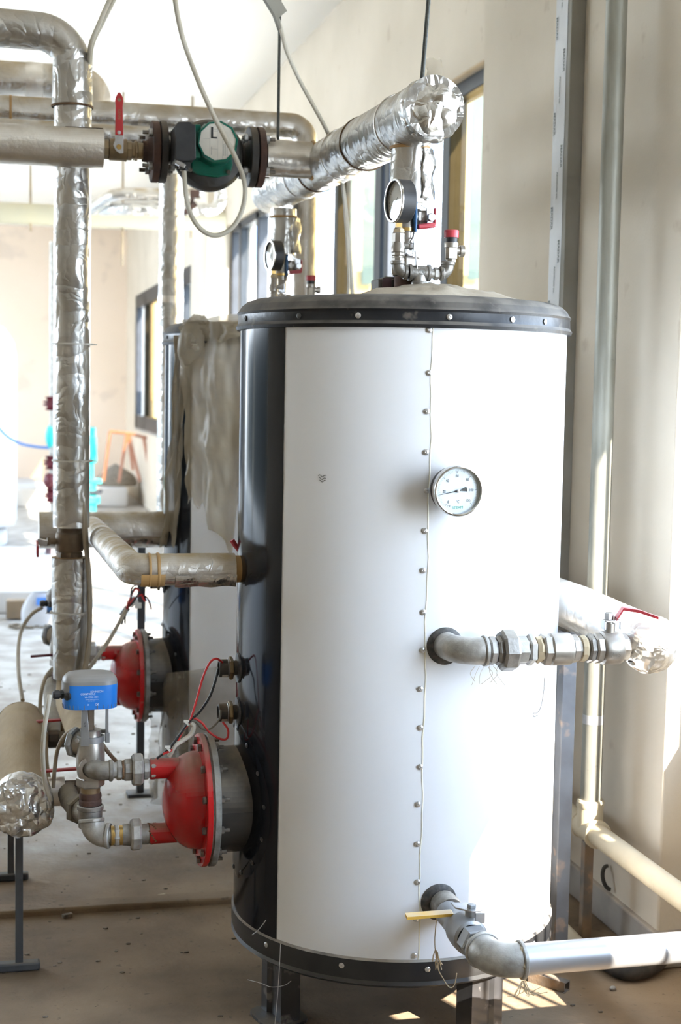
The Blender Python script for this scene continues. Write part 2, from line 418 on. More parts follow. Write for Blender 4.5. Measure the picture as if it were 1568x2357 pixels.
M['foam'] = mat('brown_glue_edge', (.20, .12, .06), (.12, .07, .04), ns=30, rough=.9)
M['glue'] = mat('orange_glue', (.45, .26, .09), (.36, .22, .09), ns=14, rough=.55)
M['wrap'] = mat('dust_covered_wrap', (.42, .32, .19), (.30, .225, .13), ns=7, rough=.9, bump=.6, bs=24, dust=.6, dustc=(.4, .31, .2), spots=((.13, .09, .06), 20, .7, .6), stretch=(1, .5, 1))
M['sheet'] = film_mat('dusty_plastic_sheet', (.46, .40, .30), .60)
M['sheet_thin'] = film_mat('thin_plastic_film', (.30, .265, .21), .46)
M['cloth'] = mat('dusty_tan_cloth', (.46, .40, .31), (.37, .31, .23), ns=12, rough=.95, bump=.3, bs=60)
M['galvpipe'] = mat('old_galvanised_pipe', (.36, .355, .305), (.25, .24, .20), ns=9, rough=.5, metal=.45, spots=((.16, .14, .12), 40, .69, .6), bump=.06, bs=80, stretch=(1, 1, .35))
M['yelpipe'] = mat('yellowed_pipe', (.60, .52, .37), (.5, .43, .3), ns=8, rough=.55, bump=.06, bs=60, spots=((.3, .24, .16), 30, .7, .4), dust=.4, dustc=(.6, .5, .36))
M['drainpipe'] = mat('zinc_pipe', (.52, .52, .53), (.40, .40, .41), ns=12, rough=.4, metal=.6, spots=((.2, .19, .18), 40, .68, .5), stretch=(.35, 1, 1))
M['post'] = mat('grey_painted_steel', (.16, .165, .175), (.12, .12, .125), ns=12, rough=.5, spots=((.36, .26, .19), 18, .62, .7), bump=.05, bs=60)
M['postrust'] = mat('rusty_grey_steel', (.15, .135, .12), (.3, .2, .12), ns=12, rough=.75, spots=((.4, .26, .16), 24, .62, .6), bump=.15, bs=70)
M['stand'] = mat('slate_painted_steel', (.055, .06, .066), (.075, .08, .085), ns=14, rough=.5, dust=.8, dustc=(.2, .17, .13))
M['blackrod'] = mat('dark_threaded_rod', (.04, .042, .04), (.07, .072, .06), ns=200, rough=.5, metal=.5)
M['trunk'] = mat('grey_channel', (.30, .285, .25), (.25, .235, .2), ns=6, rough=.7)
M['tape'] = mat('printed_film', (.60, .61, .62), (.55, .555, .56), ns=8, rough=.4)
M['beige_box'] = mat('brown_grey_box', (.10, .09, .085), (.13, .115, .105), ns=20, rough=.6, dust=.5)
M['copper'] = mat('copper_tripod_paint', (.40, .17, .11), (.5, .25, .17), ns=8, rough=.5)
M['teal'] = mat('teal_pump_paint', (.02, .42, .40), (.02, .5, .5), ns=6, rough=.4, dust=.6, dustc=(.3, .6, .6))
M['darkred'] = mat('dark_red_valve_paint', (.12, .012, .022), (.08, .01, .015), ns=20, rough=.5)
M['whitetank'] = mat('white_insulated_tank', (.80, .83, .88), (.76, .79, .84), ns=2, rough=.5)
M['blueout'] = mat('blue_fence_slat', (.10, .22, .50), (.14, .27, .55), ns=3, rough=.7)
M['whiteout'] = mat('white_outer_wall', (.85, .85, .83), (.8, .8, .78), ns=1, rough=.9)
M['tanout'] = mat('tan_outer_wall', (.66, .58, .42), (.52, .46, .33), ns=1.4, rough=.9)
M['ground'] = mat('pale_yard_concrete', (.62, .59, .53), (.52, .49, .43), ns=.5, rough=.95)
M['bag'] = mat('white_bag', (.62, .64, .68), (.52, .53, .56), ns=8, rough=.6)
M['bagblue'] = mat('blue_bag_print', (.08, .25, .7), rough=.6)
M['carton'] = mat('brown_carton', (.28, .2, .13), (.22, .16, .1), ns=8, rough=.9)
M['debris'] = mat('rubble', (.10, .08, .06), (.3, .25, .19), ns=60, rough=.95)
M['bracket'] = mat('dark_purple_steel', (.09, .05, .06), (.14, .09, .1), ns=10, rough=.6)
M['hole'] = mat('dark_hose', (.03, .028, .026), (.08, .07, .06), ns=30, rough=.8)
M['tint'] = glass_mat('bronze_tinted_glass', (.60, .50, .32))
M['clear'] = glass_mat('clear_window_glass', (.95, .97, .97))
M['leaf'] = mat('green_foliage', (.12, .2, .05), (.3, .36, .1), ns=6, rough=.8)
M['blocker_wall'] = mat('dark_blocker_wall', (.035, .045, .05), (.02, .03, .03), ns=2, rough=.9)
M['blocker_panel'] = mat('slate_blocker_panel', (.035, .045, .06), (.05, .06, .075), ns=2, rough=.5)
M['orange'] = mat('orange_tape', (.6, .2, .04), rough=.6)
M['thread'] = mat('hemp_thread', (.5, .4, .26), rough=.9)
M['web'] = mat('dusty_web', (.3, .28, .25), rough=.9)
M['mark'] = mat('pen_mark', (.1, .1, .1), rough=.8)
SKY = 13; SUN = 24.0; EXPO = 0.58
# ================================================================== SETTING
ZC = 3.45; YF = 19.8; XW = 1.80; XO = 2.02; XP = 1.65
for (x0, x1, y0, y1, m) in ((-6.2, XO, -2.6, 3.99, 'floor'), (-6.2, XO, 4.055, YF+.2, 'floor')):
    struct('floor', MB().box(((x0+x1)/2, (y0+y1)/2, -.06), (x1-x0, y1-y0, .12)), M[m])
g = MB().box((10, 10, -.2), (90, 90, .16)); struct('ground', g, M['ground'])
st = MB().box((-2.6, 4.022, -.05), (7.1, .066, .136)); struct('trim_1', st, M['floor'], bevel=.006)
c = MB().box((-2.1, 8.7, ZC+.1), (8.4, 23.0, .2)); struct('ceiling', c, M['ceil'])
# right wall: solid below the sills, above the lintel, and the piers between the windows
WIN = [(0.2, 3.35, .72, 2.67), (4.9, 11.46, .90, 2.67), (12.35, 18.5, .90, 2.52)]
w = MB()
def blk(y0, y1, z0, z1, x0=XW, x1=XO): w.box(((x0+x1)/2, (y0+y1)/2, (z0+z1)/2), (x1-x0, y1-y0, z1-z0))
for (y0, y1, s, h) in WIN:
    blk(y0, y1, 0, s); blk(y0, y1, h, ZC)
for (y0, y1) in ((3.35, 4.9), (11.46, 12.35)):
    blk(y0, y1, 0, ZC, XP, XO)
blk(18.5, YF+.2, 0, ZC); blk(-2.6, .2, 0, ZC)
struct('wall_right', w, M['wall'], bevel=.006)
bb = MB(); bb.box(((XP-.012+XO)/2, 4.1, .045), (XO-XP+.02, 1.56, .09)); bb.box((XW-.004, 8.2, .045), (.02, 6.5, .09))
struct('baseboard_right', bb, M['plinth'], bevel=.006)
f = MB().box((-2.1, YF+.1, ZC/2), (8.4, .2, ZC)); struct('wall_far', f, M['wall_far'])
lw = MB()
for (y0, y1) in ((-2.6, 7.5), (11.6, 11.9), (15.6, 15.9), (19.2, YF)):
    lw.box((-6.2, (y0+y1)/2, ZC/2), (.2, y1-y0, ZC))
lw.box((-6.2, 13.4, .04), (.2, 11.9, .08)); lw.box((-6.2, 13.4, 3.4), (.2, 11.9, .1))
struct('wall_left', lw, M['wall'])
yw = MB().box((-9.5, 12, 1.1), (.3, 24, 2.2)); struct('wall_blocker', yw, M['blocker_wall'])  # unseen dark wall, added to keep reflections in the black tank panel dark
bw = MB().box((-2.1, -2.7, ZC/2), (8.4, .2, ZC)); struct('wall_back', bw, M['wall'])
dd_ = MB()
for k in range(22): dd_.box((-3.2, YF-.03-.008*(k % 2), .08+.14*k), (5.2, .05, .139))
struct('blocker_panel_1', dd_, M['blocker_panel'])  # out of view, added to hide the bright far wall from the tank's reflections
# low machine plinths far down the hall
pl = MB().box((-.9, 18.3, .11), (5.0, 1.9, .22)); struct('trim_2', pl, M['slab'], bevel=.02)
p3 = MB().box((-2.3, 10.6, .075), (5.6, 2.5, .15)); struct('trim_3', p3, M['slab'], bevel=.015)
cp = MB().box((XO+.19, .4, 2.72), (.40, 5.9, .10)); struct('trim_4', cp, M['slab'])

def window(n, y0, y1, s, h, posts, panes, xf=1.88, edge=.06):
    root = thing('window_%d' % n, None, None, (xf, (y0+y1)/2, s)); root['kind'] = 'structure'
    fr = MB(); D = .075; B = edge
    fr.box((xf, (y0+y1)/2, h-B/2), (D, y1-y0, B)); fr.box((xf, (y0+y1)/2, s+B/2), (D, y1-y0, B))
    for (yy, bw) in [(y0+edge/2, edge), (y1-edge/2, edge)]+posts:
        fr.box((xf, yy, (s+h)/2), (D, bw, h-s-.02))
    obj('window_frame', fr, M['frame'], root, bevel=.004)
    for (a, b2, x, m) in panes:
        obj('pane', MB().box((x, (a+b2)/2, (s+h)/2), (.006, b2-a, h-s-.1)), M[m], root)
    obj('window_sill', MB().box((1.91, (y0+y1)/2, s-.012), (.24, y1-y0, .03)), M['plinth'], root)
    return root
window(1, *WIN[1], posts=[(5.93, .10), (6.86, .07), (7.02, .12), (7.92, .085), (10.32, .1), (11.05, .1)],
       panes=[(4.96, 5.88, 1.872, 'tint'), (7.06, 7.88, 1.872, 'tint'), (10.4, 11.0, 1.872, 'clear')])
window(2, *WIN[2], posts=[(13.9, .1), (15.6, .1), (17.4, .1)], panes=[(15.6, 17.4, 1.82, 'tint'), (12.4, 13.9, 1.82, 'clear')], xf=1.825, edge=.16)
nw = window(3, *WIN[0], posts=[(.73, .30), (2.36, .30)], panes=[])  # second wide post is added, unseen, to keep sun off the angle post
for k in range(16):
    yb = 1.03+.132*k
    obj('bar', MB().cyl((1.96, yb, .73), (1.96, yb, 2.66), .0075, 10), M['frame'], nw)

# ------------------------------------------------------------------ outside the windows
fw = thing('slatted_fence', 'blue and white vertical slat fence standing outside beyond the windows', 'fence', (5.2, 16.2, 0))
b = MB().box((5.85, 16.3, 1.35), (7.2, .06, 2.8)); obj('lower_wall', b, M['whiteout'], fw)
sl = MB()
for k in range(24):
    x = 2.4+k*.25
    sl.box((x, 16.2, 3.9), (.135, .03, 2.4+.25*math.sin(k*2.1)))
obj('slat_row', sl, M['blueout'], fw)
sh = MB()
for k in range(26):
    sh.ball((2.75+random.uniform(-.2, .2), 7.5+random.uniform(-.35, .35), .15+k*.045), random.uniform(.08, .17), 8)
tag(obj('shrub', sh, M['leaf'], loc=(2.75, 7.5, 0)), 'yellow green shrub outside the window beside the pier', 'shrub')

# ================================================================== STORAGE TANKS
TX, TY, TR = .937, 3.313, .375
DY = 1.477
def cyl_pt(r, deg, z): a = math.radians(deg); return V((TX+r*math.cos(a), TY+r*math.sin(a), z))
def arc_panel(r, d0, d1, z0, z1, th=.002, n=60, rows=14):
    mb = MB(); R = []
    for i in range(rows+1):
        z = z0+(z1-z0)*i/rows
        R.append([cyl_pt(r, d0+(d1-d0)*k/n, z) for k in range(n+1)])
    mb.grid(R); return mb
def make_tank():
    t = thing('storage_tank', 'white and black upright storage tank with round dial, nearest the camera', 'tank', (TX, TY, 0), 'upright storage tanks')
    obj('shell_panel', arc_panel(TR, 212, 508, .215, 1.59, n=120), M['shell'], t)
    obj('black_panel', arc_panel(TR+.0015, 147.5, 212.3, .215, 1.59, n=40), M['black'], t, label='glossy black side panel')
    c0 = (TX, TY, 0); up = (0, 0, 1)
    lid = MB().lathe(c0, up, [(1.574, TR-.02), (1.574, TR+.009), (1.581, TR+.0115), (1.588, TR+.007), (1.607, TR+.006), (1.612, TR+.009), (1.617, TR+.005),
        (1.628, TR-.002), (1.637, TR-.013), (1.643, TR-.03), (1.646, TR-.06), (1.648, .2), (1.648, .001)], 96)
    obj('lid', lid, M['lid'], t, label='dusty black domed lid')
    rg = MB().lathe(c0, up, [(.16, .001), (.16, TR-.03), (.168, TR-.004), (.176, TR+.006), (.184, TR+.003), (.196, TR+.006), (.228, TR+.006), (.232, TR+.001), (.232, TR-.02)], 96)
    obj('base_ring', rg, M['ring'], t)
    sm = MB()
    P = []
    for i in range(60):
        z = .232+(1.578-.232)*i/59
        d = 263.5+ (.25*math.sin(i*.55)+.15*math.sin(i*1.7))
        P.append([cyl_pt(TR+.0006, d-.22, z), cyl_pt(TR+.0013, d, z), cyl_pt(TR+.0006, d+.3, z)])
    sm.grid(P); obj('seam_strip', sm, M['seam'], t, label='yellowed sealant seam')
    def rivet(p, nrm, m, s=1.0):
        mb = MB().lathe(p, nrm, [(-.002, .0045*s), (.0005, .0062*s), (.0012, .0062*s), (.0022, .0045*s), (.0028, .002*s), (.0022, .0018*s), (.0018, .0001)], 14)
        obj('rivet', mb, m, t)
    zs = [A(990, y, 2.94).z for y in (760, 858, 947, 1041, 1130, 1222, 1313, 1409, 1496, 1585, 1674, 1764, 1850, 1941, 2028, 2113, 2197)]
    for i, z in enumerate(zs):
        d = 262.4+.3*math.sin(i*1.9); q = cyl_pt(TR+.0015, d, z); rivet(q, q-V((TX, TY, z)), M['rivet'])
    for d in (219, 240, 268.5, 291, 307, 188, 160):
        q = cyl_pt(TR+.007, d, 1.597); rivet(q, q-V((TX, TY, 1.597)), M['rivetd'] if d < 225 else M['rivet'])
    for d in (238.5, 266.5, 312, 208):
        q = cyl_pt(TR+.006, d, .212); rivet(q, q-V((TX, TY, .212)), M['rivet'])
    # legs: folded channel posts on rounded foot plates
    for d in (196, 298, 17, 107):
        a = math.radians(d); e = V((math.cos(a), math.sin(a), 0)); n = V((-math.sin(a), math.cos(a), 0)); c = V((TX, TY, 0))+e*.298
        prof = [(-.05, .02), (-.05, -.028), (-.044, -.028), (-.044, .013), (-.018, .013), (-.012, .004), (.012, .004), (.018, .013), (.044, .013), (.044, -.028), (.05, -.028), (.05, .02),
                (.022, .02), (.015, .011), (-.015, .011), (-.022, .02)]
        mb = MB().extr([c+n*u+e*v+V((0, 0, .006)) for u, v in prof], (0, 0, .17))
        lg = obj('leg', mb, M['leg'], t, smooth=False)
        fp = MB(); pts = []
        for k in range(32):
            th = 2*PI*k/32; sx = abs(math.cos(th))**.5*math.copysign(1, math.cos(th)); sy = abs(math.sin(th))**.5*math.copysign(1, math.sin(th))
            pts.append(c+n*sx*.062+e*sy*.055)
        fp.extr(pts, (0, 0, .007)); obj('foot_plate', fp, M['leg'], lg, smooth=False)
    # neck for the exchanger head, on a riveted round access plate
    NZ = .497
    nk = MB().lathe((TX-.30, TY, NZ), (-1, 0, 0), [(0, .121), (.1375, .121)], 64)
    obj('neck', nk, M['neck'], t, label='dusty black steel neck')
    R = .185
    plt = MB(); rows = []
    for i in range(13):
        rr = R*i/12
        rows.append([cyl_pt(TR+(.0045 if i < 12 else .0015), 180+math.degrees(rr*math.cos(2*PI*k/48)/TR), NZ+rr*math.sin(2*PI*k/48)) for k in range(49)])
    plt.grid(rows); obj('access_plate', plt, M['black'], t)
    for k in range(14):
        a = 2*PI*(k+.3)/14; q = cyl_pt(TR+.0045, 180+math.degrees(.168*math.cos(a)/TR), NZ+.168*math.sin(a)); rivet(q, q-V((TX, TY, q.z)), M['rivetd'], .9)
    # black collars where pipes leave the shell
    for (z, r) in ((.910, .040), (.357, .040)):
        mb = MB(); rows = []
        for i in range(5):
            rr = r*max(i, .05)/4
            rows.append([cyl_pt(TR+(.006 if i < 4 else .001), 270+math.degrees(rr*math.cos(2*PI*k/36)/TR), z+rr*math.sin(2*PI*k/36)*(1 if z > .5 else 1.0)) for k in range(37)])
        obj('collar', mb.grid(rows), M['rivetd'], t, label='black collar around the outlet')
    return t
tank = make_tank()

# ------------------------------------------------------------------ dial thermometer
def tick_text(parent, c, R):
    pass
th = thing('dial_thermometer', 'round steel dial thermometer on the white front of the near tank', 'thermometer', (TX, 2.94, 1.242))
c = V((.936, 2.872, 1.242))
# the dial looks straight along the tank front
obj('case', MB().lathe((.936, 2.945, 1.242), (0, -1, 0), [(0, .012), (.03, .012), (.0305, .047), (.052, .0485), (.062, .0485)], 64), M['plastic_black'], th)
obj('bezel', MB().lathe(c+V((0, .012, 0)), (0, -1, 0), [(0, .0495), (.001, .0525), (.004, .053), (.017, .0525), (.019, .0515), (.0195, .0490), (.018, .0472), (.006, .0465)], 72), M['steel'], th)
dz = c+V((0, .0035, 0))
obj('dial', MB().lathe(dz, (0, -1, 0), [(0, .0475), (.0005, .0001)], 64), M['dial'], th)
tk = MB(); mj = MB()
def spoke(mb, ang, r0, r1, w):
    a = math.radians(ang); e = V((math.cos(a), 0, math.sin(a))); n = V((-math.sin(a), 0, math.cos(a))); y = V((0, -.0011, 0))
    mb.add([dz+y+e*r0+n*w, dz+y+e*r0-n*w, dz+y+e*r1-n*w, dz+y+e*r1+n*w], [(0, 1, 2, 3)])
for k in range(61):
    ang = 229-271*k/60
    if k % 10 == 0: spoke(mj, ang, .0365, .0412, .00042)
    else: spoke(tk, ang, .0395 if k % 5 else .038, .043, .00016)
obj('minor_marks', tk, M['inkgrey'], th, smooth=False); obj('major_marks', mj, M['ink'], th, smooth=False)
for k, s in enumerate(('0', '20', '40', '60', '80', '100', '120')):
    a = math.radians(229-271*k/6); r = .0305 if k not in (1, 5) else .029
    lettering('number', s, .0082, dz+V((math.cos(a)*r, -.0007, math.sin(a)*r)), (1, 0, 0), (0, 0, 1), M['ink'], th, sx=.8)
lettering('unit_text', '°C', .0078, dz+V((.0005, -.0007, -.0225)), (1, 0, 0), (0, 0, 1), M['ink'], th, sx=.8)
lettering('maker_text', 'STEAM', .0078, dz+V((.0005, -.0007, -.0345)), (1, .0, .04), (0, 0, 1), M['inkgreen'], th)
lettering('mark_text', 'C€', .0062, dz+V((-.0185, -.0007, -.0318)), (1, 0, .1), (0, 0, 1), M['ink'], th)
a = math.radians(192); e = V((math.cos(a), 0, math.sin(a))); n = V((-math.sin(a), 0, math.cos(a))); yy = V((0, -.003, 0))
nd = MB().extr([dz+yy+e*.0425+n*.0002, dz+yy+e*.0425-n*.0002, dz+yy-n*.0011, dz+yy-e*.007-n*.0014, dz+yy-e*.0185-n*.0052, dz+yy-e*.0195, dz+yy-e*.0185+n*.0052, dz+yy-e*.007+n*.0014, dz+yy+n*.0011], (0, -.0008, 0))
obj('needle', nd, M['ink'], th, smooth=False)
obj('pivot', MB().lathe(dz, (0, -1, 0), [(0, .0035), (.0055, .0033), (.006, .0001)], 20), M['chrome'], th)
obj('lens', MB().lathe(c+V((0, -.0035, 0)), (0, -1, 0), [(0, .047), (.0012, .0001)], 48), M['lens'], th)
# scribble on the shell
sc = thing('pen_scribble', 'small dark squiggle mark on the lower left of the white shell', 'mark', cyl_pt(TR, 229, 1.26))
for k, (dzz, ph) in enumerate(((0, 0), (-.006, 1.2), (-.011, 2))):
    P = [cyl_pt(TR+.0008, 226.8+i*.42+k*.3, 1.262+dzz+.0022*math.sin(i*1.3+ph)) for i in range(8-k)]
    obj('stroke', MB().tube(P, .0006, 5), M['mark'], sc)

# ------------------------------------------------------------------ exchanger head
def make_head():
    NZ = .497
    h = thing('exchanger_head', 'bright red domed flange head bolted on the near tank, left side', 'flange head', (.48, TY, .34), 'red exchanger heads')
    prof = []
    for k in range(15):
        t = k/14; u = math.sin(t*PI/2)
        prof.append((.084*math.cos(t*PI/2)**.85 if k < 14 else 0, max(.0005, .112*u)))
    dome = MB().lathe((.472, TY, NZ), (-1, 0, 0), [(a, b) for a, b in prof]+[(0, .118)], 72)
    d = obj('dome', dome, M['red'], h, sharp=60)
    obj('flange', MB().lathe((.484, TY, NZ), (-1, 0, 0), [(0, .02), (0, .150), (.002, .1515), (.011, .1515), (.013, .150), (.013, .1)], 80), M['red'], h)
    obj('gasket', MB().lathe((.4885, TY, NZ), (-1, 0, 0), [(0, .02), (0, .1485), (.0045, .1485), (.0045, .02)], 80), M['gasket'], h)
    obj('counter_flange', MB().lathe((.503, TY, NZ), (-1, 0, 0), [(0, .02), (0, .1495), (.002, .151), (.013, .151), (.0145, .1495), (.0145, .02)], 80), M['greysteel'], h)
    for k in range(12):
        a = 2*PI*(k+.5)/12; p = V((0, TY+.1345*math.sin(a), NZ+.1345*math.cos(a)))
        b = obj('bolt', MB().hexn(p+V((.471, 0, 0)), p+V((.463, 0, 0)), .0088).cyl(p+V((.463, 0, 0)), p+V((.523, 0, 0)), .0044, 10), M['bolt'], h)
        obj('nut', MB().hexn(p+V((.503, 0, 0)), p+V((.511, 0, 0)), .0088), M['bolt'], b)
    for z in (.574, .423):
        obj('nozzle', MB().lathe((.425, TY, z), (-1, 0, 0), [(0, .0235), (.066, .0235), (.066, .015), (.05, .0001)], 32), M['red'], h)
    return h
head = make_head()

# ------------------------------------------------------------------ immersion sensors
def make_sensor(z, label):
    s = thing('immersion_sensor', label, 'sensor', (.56, TY, z), 'probe heads on the black panels')
    q = cyl_pt(TR, 180, z); x = q.x
    mb = MB(); rows = []
    for i in range(4):
        rr = .034*max(i, .05)/3
        rows.append([cyl_pt(TR+.005, 180+math.degrees(rr*math.cos(2*PI*k/28)/TR), z+rr*math.sin(2*PI*k/28)) for k in range(29)])
    rows.append([cyl_pt(TR+.001, 180+math.degrees(.035*math.cos(2*PI*k/28)/TR), z+.035*math.sin(2*PI*k/28)) for k in range(29)])
    obj('wall_disc', mb.grid(rows), M['rivetd'], s)
    obj('probe_body', MB().lathe((x+.01, TY, z), (-1, 0, 0), [(0, .017), (.022, .017), (.022, .0155), (.03, .0155)], 28), M['castblack'], s)
    obj('brass_nut', MB().hexn((x-.014, TY, z), (x-.024, TY, z), .0265, ref=(0, .3, 1)), M['brass'], s, label='dull brass hex nut')
    obj('rim', MB().lathe((x-.0245, TY, z), (-1, 0, 0), [(0, .02), (.0015, .0215), (.003, .02)], 28), M['chrome'], s)
    obj('probe_head', MB().lathe((x-.024, TY, z), (-1, 0, 0), [(0, .0205), (.022, .0205), (.0235, .019), (.0235, .015), (.019, .0145), (.019, .0001)], 28), M['castblack'], s)
    lb = MB(); rows = []
    for i in range(2):
        rows.append([V((x-.028-i*.013, TY+.0208*math.cos(a), z+.0208*math.sin(a))) for a in [math.radians(215+k*5) for k in range(9)]])
    obj('paper_label', lb.grid(rows), M['label'], s)
    return s
sensorA = make_sensor(.802, 'upper probe head with brass nut on the near black panel')
sensorB = make_sensor(.699, 'lower probe head with brass nut on the near black panel')
# ================================================================== CONTROL VALVE BESIDE THE NEAR TANK
def px(x): return .3325+(x-318)*.00102          # along the run at Y = TY
def elbow(mb, p0, corner, p1, r, bead=.0035, n=10):
    """malleable-iron elbow with a rolled bead on each mouth"""
    p0 = V(p0); corner = V(corner); p1 = V(p1)
    R = min((corner-p0).length, (p1-corner).length)*.9
    P = bend([p0, corner, p1], R, n)
    mb.tube(P, r, 24)
    for p, d in ((p0, (p0-corner)), (p1, (p1-corner))):
        d = d.normalized()
        mb.lathe(p-d*.009, d, [(0, r*.9), (0, r+bead*.5), (.002, r+bead), (.007, r+bead), (.009, r+bead*.4), (.009, r*.7)], 24)
VX, VY = .2285, TY+.048
def make_upper_run():
    z = .574
    u = thing('union_run', 'upper threaded elbow and union joining the near red head to its valve', 'pipe fitting', (px(285), TY, z), 'union runs at the red heads')
    e = MB(); elbow(e, (px(262), TY, z), (VX+.004, TY, z), (VX+.004, TY+.03, z), .0215, .003)
    obj('elbow', e, M['galv'], u)
    obj('nipple', MB().hexn((px(270), TY, z), (px(282), TY, z), .0235).cyl((px(258), TY, z), (px(300), TY, z), .0185), M['galv_light'], u)
    obj('tow_band', MB().cyl((px(282), TY, z), (px(286), TY, z), .0215), M['tow'], u)
    obj('union_tail', MB().hexn((px(286), TY, z), (px(306), TY, z), .0255, 8), M['galv'], u)
    obj('union_nut', MB().hexn((px(304), TY, z), (px(328), TY, z), .0375, 8), M['galv_light'], u)
    obj('bushing', MB().hexn((px(328), TY, z), (px(342), TY, z), .0245, 8).hexn((px(344), TY, z), (px(357), TY, z), .0255, 6).cyl((px(340), TY, z), (px(360), TY, z), .0195), M['galv_light'], u)
    return u
def make_lower_run():
    z = .423
    u = thing('union_run', 'lower threaded elbow and union joining the near red head to its valve', 'pipe fitting', (px(285), TY, z), 'union runs at the red heads')
    e = MB(); elbow(e, (px(257), TY, z), (VX+.003, TY+.012, z), (VX+.001, TY+.022, z+.036), .0265, .003)
    obj('elbow', e, M['galv_light'], u)
    obj('brass_band', MB().cyl((px(258), TY, z), (px(266), TY, z), .0225).cyl((px(276), TY, z), (px(284), TY, z), .0225), M['brass_bright'], u)
    obj('nipple', MB().hexn((px(265), TY, z), (px(277), TY, z), .0255, 8).cyl((px(250), TY, z), (px(310), TY, z), .0185), M['galv_light'], u)
    obj('union_tail', MB().lathe((px(284), TY, z), (1, 0, 0), [(0, .01), (0, .0235), (.02, .0255), (.02, .01)], 24), M['galv'], u)
    obj('union_nut', MB().hexn((px(302), TY, z), (px(325), TY, z), .0375, 8), M['galv_light'], u)
    obj('bushing', MB().lathe((px(325), TY, z), (1, 0, 0), [(0, .01), (0, .0235), (.017, .0235), (.017, .01)], 24), M['galv'], u)
    tw = MB().tube([V((px(341)+.0175*i/30, TY+.0225*math.cos(i*1.3), z+.0225*math.sin(i*1.3))) for i in range(31)], .0028, 6).cyl((px(340), TY, z), (px(360), TY, z), .0205)
    obj('tow_band', tw, M['tow'], u)
    return u
def make_valve():
    v = thing('three_way_valve', 'nickel three-way valve body under the blue drive beside the near red head', 'valve', (VX, VY, .45), 'three way valves')
    b = MB().lathe((VX, VY, .545), (0, 0, 1), [(0, .015), (0, .026), (.012, .030), (.03, .0325), (.055, .0325), (.075, .031), (.092, .027), (.1, .024), (.114, .024), (.114, .01)], 36)
    b.lathe((VX, VY-.02, .574), (0, -1, 0), [(0, .026), (.006, .0285), (.010, .0285), (.011, .02)], 32)
    b.lathe((VX, VY, .624), (-.75, .66, 0), [(.015, .026), (.036, .027), (.036, .02)], 28)
    obj('valve_body', b, M['nickel'], v)
    d = V((-.75, .66, 0)); q = V((VX, VY, .624))
    obj('side_union', MB().hexn(q+d*.034, q+d*.05, .036, 8), M['castalu'], v)
    obj('bottom_nut', MB().hexn((VX, VY, .527), (VX, VY, .551), .0325, 6), M['nickel'], v)
    obj('nipple', MB().cyl((VX, VY, .485), (VX, VY, .53), .0225), M['brass'], v, label='brass nipple')
    obj('tow_band', MB().lathe((VX, VY, .482), (0, 0, 1), [(0, .02), (.003, .0255), (.012, .026), (.016, .0245), (.022, .026), (.03, .0245), (.033, .02)], 26), M['rust'], v, label='dark rusty joint')
    te = MB().lathe((VX, VY, .432), (0, 0, 1), [(0, .027), (.03, .0275), (.04, .0275), (.042, .0305), (.05, .0305), (.052, .027)], 32)
    te.lathe((VX, VY, .462), (-.5, .87, 0), [(.0, .026), (.04, .027), (.04, .02)], 26)
    obj('tee', te, M['galv'], v)
    d = V((-.5, .87, 0)); q = V((VX, VY, .462))
    obj('hex_nut', MB().hexn(q+d*.036, q+d*.055, .036), M['galv_dusty'], v)
    return v
